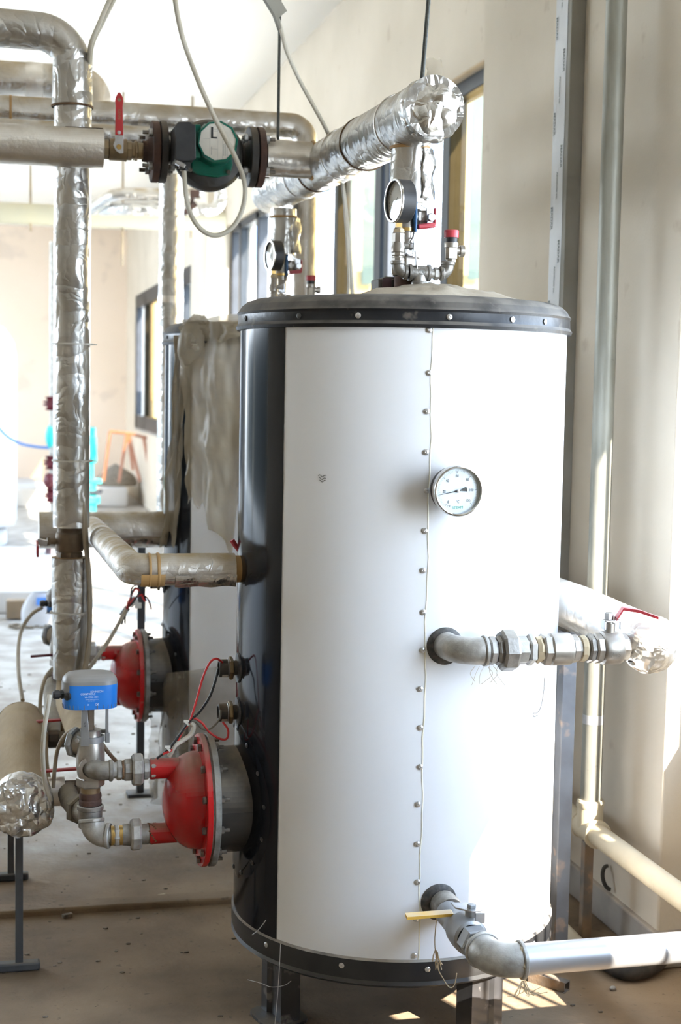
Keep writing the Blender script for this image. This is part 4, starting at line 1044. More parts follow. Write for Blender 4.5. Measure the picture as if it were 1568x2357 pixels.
tag(obj('cloth', cl.grid(rows), M['cloth'], loc=(TX, 3.17, 1.65), sharp=70), 'crumpled dusty tan cloth lying on the near tank lid', 'cloth')

# ================================================================== PUMP LINE
PY = 4.12
def pz(x): return A(x, 333+(367-333)*(x/660), PY).z
def PX(x): return A(x, 345, PY).x
PZ = 2.081
sl_ = thing('insulated_pipe', 'smooth silver sleeve on the pump line coming in from the left edge', 'insulated pipe', (PX(120), PY, PZ))
obj('foil_sleeve', MB().tube(dense([V((-.35, PY, PZ)), V((PX(237), PY, PZ))], .02), .0535, 48, wr(51, .012, 5)), M['foil_smooth'], sl_)
lip = MB().lathe((PX(150), PY, PZ), (1, 0, 0), [(0, .0545), (PX(237)-PX(150), .0555)], 16, a0=-.25, a1=.35, ref=(0, 0, 1)); obj('split_edge', lip, M['foam'], sl_)
pv = thing('ball_valve', 'brass ball valve with an upright red lever on the pump line', 'ball valve', (PX(268), PY, PZ))
obj('valve_body', MB().hexn((PX(236), PY, PZ), (PX(252), PY, PZ), .0265, 8).lathe((PX(251), PY, PZ), (1, 0, 0), [(0, .02), (0, .0285), (.004, .0295), (PX(285)-PX(251), .0295), (PX(289)-PX(251), .0305), (PX(291)-PX(251), .0305), (PX(291)-PX(251), .02)], 36).hexn((PX(290), PY, PZ), (PX(304), PY, PZ), .0265, 8), M['brass'], pv)
bc = V((PX(271), PY-.034, PZ+.002))
obj('stem', MB().cyl(bc+V((0, .012, 0)), bc, .011, 18).hexn(bc+V((0, .0, 0)), bc+V((0, -.008, 0)), .0078), M['brass_bright'], pv)
k_ = .00118
def L2(u, w): return bc+V((u*k_, -.003, w*k_))
obj('lever_arm', MB().extr([L2(-13, 4), L2(-9, 15), L2(-9, 30), L2(10, 30), L2(10, -14), L2(2, -15), L2(-8, -8)], (0, -.0035, 0)), M['chrome'], pv, bevel=.0008, smooth=False)
red = [L2(-9, 26), L2(-8.6, 60), L2(-8, 90), L2(-9.6, 102), L2(-8.2, 110), L2(-4.5, 118), L2(0, 123), L2(4.5, 118), L2(8.2, 110), L2(9.6, 102), L2(8, 90), L2(8.8, 60), L2(10, 26)]
lvo = obj('lever', MB().extr([p+V((0, .0015, 0)) for p in red], (0, -.0065, 0)), M['redplastic'], pv, bevel=.0012, smooth=False, label='red lever sleeve')
obj('lever_rivet', MB().lathe(L2(0, 32)+V((0, -.0045, 0)), (0, -1, 0), [(0, .0055), (.0015, .0045), (.002, .0001)], 14), M['chrome'], lvo)
lettering('lever_text', 'GENN', .0095, L2(0, 73)+V((0, -.0055, 0)), (0, 0, -1), (1, 0, 0), M['brass'], lvo)
obj('lever_mark', MB().extr([L2(0, 110)+V((0, -.0052, 0)), L2(4.5, 105)+V((0, -.0052, 0)), L2(0, 100)+V((0, -.0052, 0)), L2(-4.5, 105)+V((0, -.0052, 0))], (0, -.0004, 0)), M['brass'], lvo, smooth=False)
nb = thing('threaded_nipple', 'brass nipple with white thread tape between red lever valve and rusty flange', 'pipe fitting', (PX(315), PY, PZ))
obj('nipple', MB().cyl((PX(300), PY, PZ), (PX(330), PY, PZ), .0225, 24).hexn((PX(309), PY, PZ), (PX(317), PY, PZ), .027, 10), M['brass'], nb)
obj('thread_tape', MB().lathe((PX(307), PY, PZ), (1, 0, 0), [(0, .0272), (.006, .0278), (.012, .0272)], 14, a0=-2.6, a1=-1.0, ref=(0, 0, 1)), M['label'], nb)
def flange_pair(xr0, xr1, lab, neck_to):
    f = thing('pipe_flange', lab, 'flange', (PX((xr0+xr1)/2), PY, PZ), 'rusty pump flanges')
    x0, x1 = PX(xr0), PX(xr1)
    obj('disc', MB().lathe((x0, PY, PZ), (1, 0, 0), [(0, .02), (0, .081), (.0015, .0825), (x1-x0-.0015, .0825), (x1-x0, .081), (x1-x0, .02)], 56), M['rust'], f)
    s = 1 if neck_to > (xr0+xr1)/2 else -1
    xa = x1 if s > 0 else x0
    obj('neck', MB().lathe((xa, PY, PZ), (s, 0, 0), [(0, .05), (.006, .036), (abs(PX(neck_to)-xa)*.5, .0295), (abs(PX(neck_to)-xa), .028)], 32), M['rust'], f)
    for k in range(4):
        a = PI/4+k*PI/2; p = V((0, PY-.0625*math.cos(a), PZ+.0625*math.sin(a)))
        xo = x0 if s < 0 else x1
        b = obj('bolt', MB().cyl(V((xo+s*.028, 0, 0))+p, V((xo-s*.065, 0, 0))+p, .0055, 12), M['bolt'], f)
        obj('nut', MB().hexn(V((xo, 0, 0))+p, V((xo+s*.012, 0, 0))+p, .0115).hexn(V((xo-s*.048, 0, 0))+p, V((xo-s*.06, 0, 0))+p, .0115), M['bolt_bright'], b)
    return f
flange_pair(348, 364, 'rusty bolted flange on the left of the green pump', 328)
flange_pair(589, 604, 'rusty bolted flange on the right of the green pump', 614)
pu = thing('circulation_pump', 'green circulation pump with black casing and white rating plate', 'pump', (PX(480), PY, PZ))
def fl(xa, xb): return MB().lathe((PX(xa), PY, PZ), (1, 0, 0), [(0, .02), (0, .081), (.0015, .083), (PX(xb)-PX(xa)-.0015, .083), (PX(xb)-PX(xa), .081), (PX(xb)-PX(xa), .02)], 56)
obj('flange', fl(366, 382), M['castblack'], pu); obj('flange', fl(570, 586), M['castblack'], pu)
obj('port', MB().lathe((PX(382), PY, PZ), (1, 0, 0), [(0, .045), (.012, .032), (.03, .03), (.09, .038)], 32), M['castblack'], pu)
obj('port', MB().lathe((PX(570), PY, PZ), (-1, 0, 0), [(0, .045), (.012, .033), (.04, .033), (.09, .04)], 32), M['castblack'], pu)
vc = A(482, 358, PY-.02)
obj('casing', MB().lathe(V((vc.x, PY+.05, vc.z)), (0, -1, 0), [(0, .0001), (0, .06), (.02, .086), (.05, .097), (.075, .097), (.092, .088), (.1, .07), (.1, .0001)], 56), M['castblack'], pu)
mc = A(502, 325, PY-.13)
obj('motor_plate', MB().extr([V((p.x, PY-.048, p.z)) for p in (A(440, 300, PY-.06), A(440, 392, PY-.06), A(455, 402, PY-.06), A(500, 409, PY-.06), A(530, 402, PY-.06), A(535, 380, PY-.06), A(530, 300, PY-.06))], (0, -.02, 0)), M['green'], pu, bevel=.003, smooth=False)
obj('motor', MB().lathe(V((mc.x, PY-.04, mc.z)), (0, -1, 0), [(0, .055), (.02, .062), (.045, .058), (.06, .0565), (.083, .0565), (.0865, .0545), (.0865, .0505), (.0825, .050)], 10, ref=(.16, 0, 1)), M['green'], pu, sharp=50)
obj('motor_side', MB().box((A(448, 330, PY-.1).x, PY-.085, A(448, 326, PY-.1).z), (.03, .06, .088)), M['green'], pu, bevel=.003)
fp = V((mc.x, PY-.1235, mc.z))
npl = obj('rating_plate', MB().lathe(fp, (0, -1, 0), [(0, .0505), (.0006, .0500), (.0007, .0001)], 56), M['label'], pu, label='cream round rating plate')
ln = MB()
for u, h0_, h1_, w_ in ((-.021, -.045, .045, .0005), (.0005, -.049, .049, .0003), (.0135, -.047, .02, .0005)): ln.box(fp+V((u, -.0009, (h0_+h1_)/2)), (w_, .0003, h1_-h0_))
ln.box(fp+V((-.009, -.0009, -.02)), (.02, .0003, .0004)); ln.box(fp+V((-.03, -.0009, .006)), (.018, .0003, .0004))
obj('plate_lines', ln, M['inkgrey'], npl, smooth=False)
bk_ = MB().box(fp+V((-.0155, -.001, .024)), (.0062, .0004, .027)).box(fp+V((-.01, -.001, .0095)), (.017, .0004, .0042))
obj('plate_block', bk_, M['ink'], npl, smooth=False)
tl = MB()
for i in range(3):
    for j in range(9): tl.box(fp+V((.0165+i*.0045, -.001, -.008-j*.0034)), (.0016, .0004, .0022))
for j in range(6): tl.box(fp+V((-.0165, -.001, -.016-j*.0036)), (.0018, .0004, .0022)); tl.box(fp+V((-.0085+.0035*(j % 3), -.001, .032-.005*(j//3))), (.001, .0004, .003))
obj('plate_print', tl, M['inkgrey'], npl, smooth=False)
tb = [A(x, y, PY-.15) for x, y in ((403, 290), (410, 281), (438, 280), (441, 285), (450, 287), (451, 366), (443, 369), (428, 372), (402, 368))]
obj('terminal_box', MB().extr([V((p.x, PY-.155, p.z)) for p in tb], (0, .1, 0)), M['plastic_black'], pu, bevel=.003, smooth=False)
g0 = A(424, 388, PY-.13)
obj('cable_gland', MB().box((g0.x, g0.y, g0.z+.008), (.03, .03, .014)).cyl(g0+V((0, 0, .004)), g0-V((0, 0, .006)), .0115, 14), M['plastic_black'], pu)
obj('spark_cover', MB().box((A(415, 376, PY-.14).x, PY-.14, A(415, 378, PY-.14).z), (.028, .02, .012), Matrix.Rotation(.5, 3, 'Y')), M['chrome'], pu, bevel=.002)
for x, y in ((438, 391), (526, 396)):
    p = A(x, y, PY-.072); obj('screw', MB().lathe(p, (0, -1, 0), [(0, .006), (.004, .006), (.005, .0045), (.003, .003), (.003, .0001)], 12), M['bolt'], pu)
s3 = thing('insulated_pipe', 'short silver sleeve between the green pump and the fat header', 'insulated pipe', (PX(660), PY, PZ))
obj('foil_sleeve', MB().tube(dense([V((PX(611), PY, PZ)), V((.885, PY, PZ))], .01), .0505, 44, wr(57, .012, 8)), M['foil_smooth'], s3)
obj('sleeve_edge', MB().lathe((.884, PY, PZ), (1, 0, 0), [(0, .052), (.006, .056), (.01, .05)], 40), M['glue'], s3)

# ================================================================== MIDDLE OUTLET RUN AND RETURN PIPE (RIGHT)
OY = 2.86; OZ = .912
def ox(x): return A(x, 1500, OY).x
ro = thing('outlet_run', 'nickel and galvanised outlet run from the near tank front to the right', 'pipe fitting', (ox(1200), OY, OZ))
e = MB(); elbow(e, (.9385, 2.943, OZ), (.9385, OY, OZ), (ox(1120), OY, OZ), .0285, .0035, 14); obj('elbow', e, M['galv_light'], ro)
obj('nipple', MB().hexn((ox(1122), OY, OZ), (ox(1139), OY, OZ), .030, 8).cyl((ox(1110), OY, OZ), (ox(1160), OY, OZ), .022), M['galv_light'], ro)
obj('union_body', MB().hexn((ox(1141), OY, OZ), (ox(1160), OY, OZ), .031, 8), M['galv'], ro)
obj('union_nut', MB().hexn((ox(1151), OY, OZ), (ox(1186), OY, OZ), .0435, 8), M['galv'], ro)
obj('union_tail', MB().hexn((ox(1185), OY, OZ), (ox(1212), OY, OZ), .030, 8), M['galv_light'], ro)
obj('nipple', MB().hexn((ox(1212), OY, OZ), (ox(1228), OY, OZ), .0335, 6).cyl((ox(1205), OY, OZ), (ox(1260), OY, OZ), .021), M['galv_light'], ro)
obj('tow_band', MB().lathe((ox(1229), OY, OZ), (1, 0, 0), [(0, .02), (.002, .026), (.009, .0285), (.016, .027), (.019, .02)], 12, rf=lambda t, a, r: r*(1+.06*math.sin(a*3+t*500))), M['thread'], ro)
chk = obj('check_valve', MB().hexn((ox(1245), OY, OZ), (ox(1266), OY, OZ), .0345, 6, ref=(0, .5, 1)).lathe((ox(1262), OY, OZ), (1, 0, 0), [(0, .03), (.004, .034), (.044, .034), (.048, .032), (.049, .029)], 40).hexn((ox(1311), OY, OZ), (ox(1329), OY, OZ), .030, 8), M['nickel'], ro)
obj('nipple', MB().cyl((ox(1325), OY, OZ), (ox(1370), OY, OZ), .024, 16).hexn((ox(1350), OY, OZ), (ox(1364), OY, OZ), .0315, 8), M['galv'], ro)
obj('tow_band', MB().lathe((ox(1331), OY, OZ), (1, 0, 0), [(0, .022), (.003, .0275), (.012, .0285), (.017, .025)], 10), M['thread'], ro)
for k in range(7):
    p = V((ox(1095+k*8), OY-.005*k % .02, OZ-.031))
    obj('fibre', MB().tube(spline([p, p+V((random.uniform(-.012, .012), -.004, -.015)), p+V((random.uniform(-.02, .02), -.006, -.03-.01*random.random()))], 4), .0005, 4), M['thread'], ro)
ov = thing('ball_valve', 'nickel ball valve with faded red lever at the right end of the outlet run', 'ball valve', (ox(1405), OY, OZ))
vb = MB().hexn((ox(1365), OY, OZ), (ox(1384), OY, OZ), .0325, 8).lathe((ox(1382), OY, OZ), (1, 0, 0), [(0, .03), (.003, .0345), (.006, .0355), (.04, .035), (.044, .033)], 40).hexn((ox(1424), OY, OZ), (ox(1442), OY, OZ), .031, 8)
obj('valve_body', vb, M['nickel'], ov)
sx2 = ox(1400)+.002
obj('stem', MB().cyl((sx2, OY, OZ+.025), (sx2, OY, OZ+.052), .0115, 20).cyl((sx2, OY, OZ+.05), (sx2, OY, OZ+.056), .007), M['nickel'], ov)
obj('stem_nut', MB().hexn((sx2-.002, OY, OZ+.06), (sx2-.002, OY, OZ+.075), .0105), M['chrome'], ov)
obj('lever_plate', MB().box((sx2+.004, OY, OZ+.058), (.036, .024, .004)).box((sx2-.014, OY, OZ+.05), (.004, .02, .02)).box((sx2+.021, OY-.008, OZ+.05), (.005, .006, .018)), M['chrome'], ov, bevel=.0008)
P = [V((sx2+.008, OY-.011, OZ+.06)), V((sx2+.022, OY-.013, OZ+.082)), V((sx2+.05, OY-.03, OZ+.079)), V((sx2+.082, OY-.055, OZ+.068))]
lm = MB(); wv = V((.2, .98, 0))*.012
rows = []
for th2 in (0, .006): rows.append([[p+wv*(1-.1*i)+V((0, 0, th2)) for i, p in enumerate(P)], [p-wv*(1-.1*i)+V((0, 0, th2)) for i, p in enumerate(P)]])
lm.grid(rows[0]); lm.grid(rows[1])
n = 4
lm.grid([rows[0][0], rows[1][0]]); lm.grid([rows[0][1], rows[1][1]]); lm.grid([[rows[0][0][-1], rows[0][1][-1]], [rows[1][0][-1], rows[1][1][-1]]])
obj('lever', lm, M['redfaded'], ov, label='faded red lever sleeve')
def on_body(x, y):
    a = y/.0355
    return V((ox(1404)+x, OY-.0361*math.cos(a-.25), OZ+.0361*math.sin(a-.25)))
lettering('cast_text', 'MS', .016, (0, 0, 0), (1, 0, 0), (0, 0, 1), M['galv_light'], ov, fn=on_body)
rp = thing('insulated_return_pipe', 'pale foil-wrapped return pipe passing behind the near tank at right', 'insulated pipe', (1.39, 3.2, .85))
e0 = V((1.372, 2.862, OZ+.004)); e1 = V((1.405, 3.35, OZ+.006)); e2 = V((1.43, 5.0, OZ+.006))
pipe_part('foil_sleeve', [e0, e1, e2], .0575, M['foil_white'], rp, 61, .05, 9, seg=44)
cap = MB(); rows = []
for i in range(24):
    t = PI*.5*i/23; row = []
    for k in range(49):
        a = 2*PI*k/48
        q = V((math.cos(a)*max(.02, math.cos(t)), -math.sin(t), math.sin(a)*max(.02, math.cos(t))))
        s = 1+.07*noise.noise(q*3+V((4, 4, 4)))+.05*abs(noise.noise(q*8))
        row.append(e0+V((q.x*.062*s, q.y*.05*s+.01*math.cos(t), q.z*.062*s)))
    rows.append(row)
obj('end_cap', cap.grid(rows), M['foil_white'], rp, sharp=30, label='crumpled foil end')
cf = MB(); rows = []
for i in range(7):
    rr = .03+.026*i/6
    rows.append([V((e0.x-.052+.03*(i/6)**1.5+.004*math.sin(k*1.7+i), OY-.004+rr*math.cos(2*PI*k/28), OZ+rr*math.sin(2*PI*k/28))) for k in range(29)])
obj('torn_collar', cf.grid(rows), M['foil_white'], rp, sharp=30)
obj('foam_patch', MB().lathe((e0.x-.05, OY, OZ), (1, 0, 0), [(0, .033), (.012, .046), (.022, .052)], 20, a0=2.0, a1=3.6, ref=(0, 0, 1)), M['glue'], rp, label='orange foam showing under the foil')

# ================================================================== DRAIN RUN (LOWER FRONT)
DZ = .356; DYp = 2.60
dr = thing('drain_run', 'zinc drain pipe with elbow running right in front of the near tank', 'pipe', (1.1, DYp, DZ))
ex = A(1140, 2210, DYp).x
e = MB(); elbow(e, (ex-.003, 2.667, DZ), (ex, DYp, DZ), (A(1205, 2205, DYp).x, DYp, DZ+.001), .0335, .004, 14); obj('elbow', e, M['galv_light'], dr)
x1_ = A(1190, 2205, DYp).x
obj('pipe', MB().cyl((x1_, DYp, DZ+.001), (2.3, DYp+.0, DZ+.004), .0302, 40), M['drainpipe'], dr)
obj('tow_band', MB().tube([V((x1_+.003+.006*i/24, DYp+.0335*math.cos(i*1.05), DZ+.001+.0335*math.sin(i*1.05))) for i in range(25)], .0028, 6), M['thread'], dr)
obj('hex_nipple', MB().hexn((ex-.004, 2.666, DZ), (ex-.005, 2.686, DZ), .031, 6).cyl((ex-.004, 2.65, DZ), (ex-.006, 2.71, DZ), .022), M['galv'], dr)
obj('wall_nipple', MB().cyl((.9425, 2.945, DZ), (ex-.01, 2.86, DZ), .023, 24).lathe((.9435, 2.925, DZ), (0, -1, 0), [(0, .02), (0, .03), (.03, .031), (.05, .029), (.05, .02)], 24), M['galv'], dr)
for k in range(12):
    p = V((x1_+.004+.002*(k % 4), DYp-.02, DZ-.032)); q = p+V((random.uniform(-.03, .045), random.uniform(-.02, .01), -.012-.025*random.random()))
    obj('fibre', MB().tube(spline([p, p.lerp(q, .5)+V((random.uniform(-.01, .01), 0, -.014)), q], 5), .0007, 4), M['thread'], dr)
st_ = [A(1007, 2110, 2.84), A(1003, 2135, 2.83), A(1001, 2170, 2.82), A(1004, 2200, 2.81), A(1009, 2230, 2.8), A(1019, 2250, 2.8), A(1034, 2272, 2.8), A(1046, 2268, 2.8), A(1052, 2240, 2.8)]
obj('hanging_thread', MB().tube(spline(st_, 5), .0011, 5), M['thread'], dr)
for k in range(8):
    p = A(1003+k % 3*2, 2185+k*3, 2.81); q = p+V((random.uniform(-.008, .012), 0, -.02-.015*random.random()))
    obj('fibre', MB().tube([p, p.lerp(q, .5)+V((random.uniform(-.004, .004), 0, 0)), q], .0012, 4), M['thread'], dr)
dv = thing('ball_valve', 'grey drain ball valve with yellow lever at the foot of the near tank', 'ball valve', (ex-.006, 2.77, DZ))
obj('valve_body', MB().hexn((ex-.005, 2.686, DZ), (ex-.006, 2.722, DZ), .0335, 6, ref=(.5, 0, 1)).lathe((ex-.006, 2.722, DZ), (0, 1, 0), [(0, .03), (.004, .036), (.03, .0375), (.06, .036), (.064, .03)], 32).hexn((ex-.007, 2.783, DZ), (ex-.008, 2.81, DZ), .034, 6, ref=(.5, 0, 1)).cyl((ex-.009, 2.80, DZ), (ex-.009, 2.87, DZ), .027), M['castalu'], dv)
zs_ = DZ+.05
obj('stem', MB().cyl((ex, 2.752, DZ+.02), (ex, 2.752, zs_), .011, 18).hexn((ex+.002, 2.752, zs_+.003), (ex+.002, 2.752, zs_+.011), .0095), M['castalu'], dv)
obj('lever_plate', MB().extr([V((ex+.02, 2.735, zs_)), V((ex+.022, 2.765, zs_)), V((ex+.0, 2.785, zs_)), V((ex-.03, 2.79, zs_)), V((ex-.03, 2.76, zs_)), V((ex-.004, 2.734, zs_))], (0, 0, .0035)).box((ex+.012, 2.728, zs_-.01), (.02, .004, .022)), M['chrome'], dv, bevel=.0008)
ya, yb = A(935, 2106, 2.80), A(1040, 2098, 2.80)
ye = A(1054, 2112, 2.785)
lm = MB(); P = [ye, yb, yb.lerp(ya, .5), ya]
wv = V((.1, .995, 0))*.0125
lm2 = [[p+wv for p in P], [p-wv for p in P]]
lo = [[p-V((0, 0, .006)) for p in r] for r in lm2]
lm.grid(lm2); lm.grid(lo); lm.grid([lm2[0], lo[0]]); lm.grid([lm2[1], lo[1]]); lm.grid([[lm2[0][-1], lm2[1][-1]], [lo[0][-1], lo[1][-1]]])
obj('lever', lm, M['yellowlever'], dv, label='dusty yellow lever sleeve')

# ================================================================== RIGHT WALL PIPES, POSTS, CHANNEL
GX = 1.55
gt = aX(1428, 0, GX); gb = aX(1351, 1870, GX)
gy = 3.565
gp = thing('galvanized_riser', 'tall galvanised pipe rising along the right wall to the ceiling', 'pipe', (GX, gy, .3))
obj('pipe', MB().cyl((GX, gy-.0, .36), (GX, gy-.0, ZC+.02), .0275, 32), M['galvpipe'], gp)
gz = .352
obj('collar', MB().lathe((GX, gy, gz), (0, 0, 1), [(0, .028), (0, .0335), (.006, .036), (.018, .036), (.024, .0325), (.024, .028)], 28), M['yelpipe'], gp)
obj('tape_band', MB().cyl((GX, gy, A(1343, 1660, gy).z-.006), (GX, gy, A(1343, 1660, gy).z+.018), .0281, 32), M['drainpipe'], gp)
te = thing('pipe_tee', 'yellowed pipe tee at the foot of the tall galvanised pipe', 'pipe fitting', (GX, gy, .295))
t_ = MB().lathe((GX, gy-.055, .295), (0, 1, 0), [(0, .028), (0, .0375), (.012, .0375), (.014, .034), (.096, .034), (.098, .0375), (.11, .0375), (.11, .028)], 32).lathe((GX, gy, .295), (0, 0, 1), [(0, .034), (.06, .034)], 28)
obj('tee_body', t_, M['yelpipe'], te)
for y0, y1, lab in ((gy-.05, -.5, 'yellowed low pipe along the right wall toward the camera'), (gy+.05, 6.0, 'low pipe running back along the right wall behind the posts')):
    tag(obj('wall_pipe', MB().cyl((GX, y0, .295), (GX, y1, .295), .0285, 32), M['yelpipe'], loc=(GX, y0, .295)), lab, 'pipe', 'low wall pipes')
p_ = thing('support_post', 'short rusty grey post under the yellowed tee', 'post', (GX-.002, gy+.005, 0), 'grey posts behind the near tank')
obj('post', MB().box((GX-.002, gy+.005, .13), (.026, .026, .262)), M['postrust'], p_, bevel=.002)
q_ = thing('support_post', 'tall rusty grey angle post under the pale return pipe', 'post', (1.375, 3.36, 0), 'grey posts behind the near tank')
obj('post', MB().box((1.394, 3.36, .43), (.034, .006, .86)).box((1.379, 3.378, .43), (.006, .036, .86)), M['post'], q_, bevel=.001)
ft0 = aZ(1222, 2238, .02); ft1 = aZ(1306, 2264, .02)
dd = (ft1-ft0).normalized(); nn = V((-dd.y, dd.x, 0))
ft = MB(); s_ = .0125
prof_o = [(-s_, 0), (s_, 0), (s_, 2*s_), (-s_, 2*s_)]
prof_i = [(-s_+.003, .003), (s_-.003, .003), (s_-.003, 2*s_-.003), (-s_+.003, 2*s_-.003)]
f0 = V((ft0.x, ft0.y, .0)); f1 = V((ft1.x, ft1.y, .0))
O0 = [f0+nn*a+V((0, 0, b)) for a, b in prof_o]; O1 = [f1+nn*a+V((0, 0, b)) for a, b in prof_o]
I0 = [f0+nn*a+V((0, 0, b)) for a, b in prof_i]; I1 = [f1+nn*a+V((0, 0, b)) for a, b in prof_i]
ft.add(O0+O1+I0+I1, [(i, (i+1) % 4, 4+(i+1) % 4, 4+i) for i in range(4)]+[(8+i, 12+i, 12+(i+1) % 4, 8+(i+1) % 4) for i in range(4)]+[(4+i, 4+(i+1) % 4, 12+(i+1) % 4, 12+i) for i in range(4)])
tag(obj('square_tube', ft, M['postrust'], loc=(ft1.x, ft1.y, 0), smooth=False), 'open-ended dark square tube lying on the floor under the drain pipe', 'tube')
fa = aZ(1292, 2112, .03); fb = aZ(1372, 2178, .03)
tag(obj('floor_pipe', MB().cyl((1.50, 4.6, .03), (1.475, 3.42, .03), .021, 20), M['yelpipe'], loc=(1.47, 3.5, .02)), 'dusty pipe lying on the floor between the posts and wall', 'pipe')
hs = thing('dark_hose', 'dark brown hose end lying on the floor under the drain pipe at right', 'hose', (1.43, 3.2, 0))
ha = aZ(1398, 2222, .02); hb = aZ(1440, 2240, .02); hc = aZ(1500, 2228, .02); he = aZ(1560, 2205, .02)
obj('hose', MB().tube(spline([V((ha.x-.03, ha.y+.12, .025)), V((ha.x, ha.y+.02, .025)), V((hb.x, hb.y, .025)), V((hc.x, hc.y, .025)), V((he.x, he.y+.05, .025))], 8), .022, 14), M['hole'], hs)
pc = thing('pipe_clamp', 'black curved clamp strap sticking out low on the right wall', 'clamp', (XP-.01, 3.6, .18))
cc = aX(1402, 2020, XP-.008)
obj('strap', MB().tube([cc+V((-.018*math.sin(math.radians(a)), .02*math.cos(math.radians(a))*.7, .028*math.cos(math.radians(a)))) for a in range(-5, 190, 13)], .0055, 8), M['hole'], pc)
ch = thing('wall_channel', 'vertical grey metal channel with printed protective film on the right wall', 'channel', (XP, 4.05, .1))
cy0, cy1 = 4.005, 4.125
obj('channel_body', MB().box((XP-.022, (cy0+cy1)/2, ZC/2+.05), (.044, cy1-cy0, ZC-.1)), M['trunk'], ch, bevel=.002)
fm = MB(); fx = XP-.0452
rows = []
for i in range(80):
    z = .2+(ZC-.2)*i/79
    rows.append([V((fx, cy1-.004-.002*noise.noise(V((z*9, 1, 1))), z)), V((fx-.0005, cy0+.05, z)), V((fx, cy0+.026+.006*noise.noise(V((z*5, 4, 1))), z))])
obj('protective_film', fm.grid(rows), M['tape'], ch, label='whitish film printed with dark letters')
z = 1.72; i = 0
while z < 3.3:
    for j, (yy, off, s) in enumerate(((cy1-.018, .0, 'MADAR'), (cy0+.068, .09, 'Aluminum co.'), (cy0+.042, .17, 'MADAR'))):
        lettering('film_text', s, .019 if s == 'MADAR' else .014, V((fx-.0012, yy, z+off-.04)), (0, 0, -1), (0, -1, 0) if False else (0, -1, 0), M['inkgrey'], ch, bold=.0004)
    z += .27; i += 1

# ================================================================== HANGER RODS, CABLES
hr = [(A(641, 75, PY), A(640, 330, PY), 'dark hanger rod above the silver sleeve right of the green pump', .0042), ]
r0 = A(640, 330, PY); 
tag(obj('hanger_rod', MB().cyl((r0.x, PY, PZ+.045), (r0.x, PY, ZC), .0042, 10), M['blackrod'], loc=(r0.x, PY, ZC)), 'thin dark hanger rod holding the silver sleeve right of the pump', 'rod', 'hanger rods')
ra = A(970, 172, 3.2); rb = A(985, -5, 3.2); rb2 = ra+(rb-ra)*((ZC-ra.z)/(rb.z-ra.z))
tag(obj('hanger_rod', MB().cyl(ra-V((0, 0, .04)), rb2, .005, 10), M['blackrod'], loc=tuple(rb2)), 'dark hanger rod above the near foil end of the fat header', 'rod', 'hanger rods')
def cable(name, pts, r, m, label, cat='cable', group=None, n=10):
    P = spline(pts, n)
    return tag(obj(name, MB().tube(P, r, 12), m, loc=tuple(P[0])), label, cat, group)
py = PY-.19
cable('pump_cable', [V((A(380, -240, py).x, py, ZC)), A(392, -100, py), A(403, 0, py), A(420, 85, py), A(450, 170, py), A(482, 245, py), A(512, 305, py), A(540, 358, py), A(560, 408, py+.01), A(564, 450, py+.02), A(553, 495, py+.03), A(530, 528, py+.035), A(495, 542, py+.04),
      A(463, 528, py+.045), A(440, 495, py+.05), A(428, 450, PY-.13), A(424, 400, PY-.13), A(424, 388, PY-.13)], .0066, M['cable'], 'cream cable dropping in front of the green pump and looping under it')
cy = 3.98
cs = [V((A(600, -260, cy).x, cy, ZC)), A(612, -120, cy), A(626, 0, cy), A(645, 60, cy), A(661, 120, cy), A(690, 185, cy), A(720, 240, cy), A(752, 300, cy), A(770, 345, cy+.02), A(788, 420, cy+.1), A(800, 520, cy+.12), A(806, 600, cy+.14), A(812, 690, cy+.16)]
cable('sensor_cable', cs, .0058, M['cable'], 'cream cable slanting from the ceiling behind the fat header')
cable('sensor_cable', [A(789, 420, cy+.09), A(795, 500, cy+.1), A(800, 570, cy+.11), A(803, 640, cy+.12), A(801, 690, cy+.12)], .004, M['cable'], 'second thin cream cable hanging below the fat header at the window')
tr = thing('cable_tray_piece', 'bent grey cable tray offcut hanging at the top beside a cream cable', 'cable tray', (A(640, 20, cy-.05).x, cy-.05, 2.5))
ty = cy-.04
tp = [A(x, y, ty) for x, y in ((598, -30), (606, 0), (628, 36), (640, 70), (648, 66), (643, 40), (661, 25), (645, -2), (632, -30))]
obj('web', MB().extr(tp, (0, .004, 0)), M['trunk'], tr, smooth=False)
obj('side_wall', MB().extr([A(x, y, ty) for x, y in ((598, -30), (606, 0), (628, 36), (641, 70), (645, 68), (633, 34), (611, -2), (603, -30))], (0, -.02, 0)), M['trunk'], tr, smooth=False)
for q, (xa, xb) in enumerate(((246, 208), (256, 212))):
    yy = RY-.1+.02*q
    cable('twin_cable', [A(xa+290, -560, yy), A(xa+150, -290, yy), A(xa+40, -70, yy), A(xa+6, 0, yy), A((xa+xb)/2+2, 52, yy), A(xb, 105, yy+.02), A(xb-4, 160, yy+.1)], .0062, M['cable'], 'left strand of the cable pair slanting up from the foil elbow' if q == 0 else 'right strand of the cable pair slanting up from the foil elbow', 'cable', 'cable pair at the foil elbow')
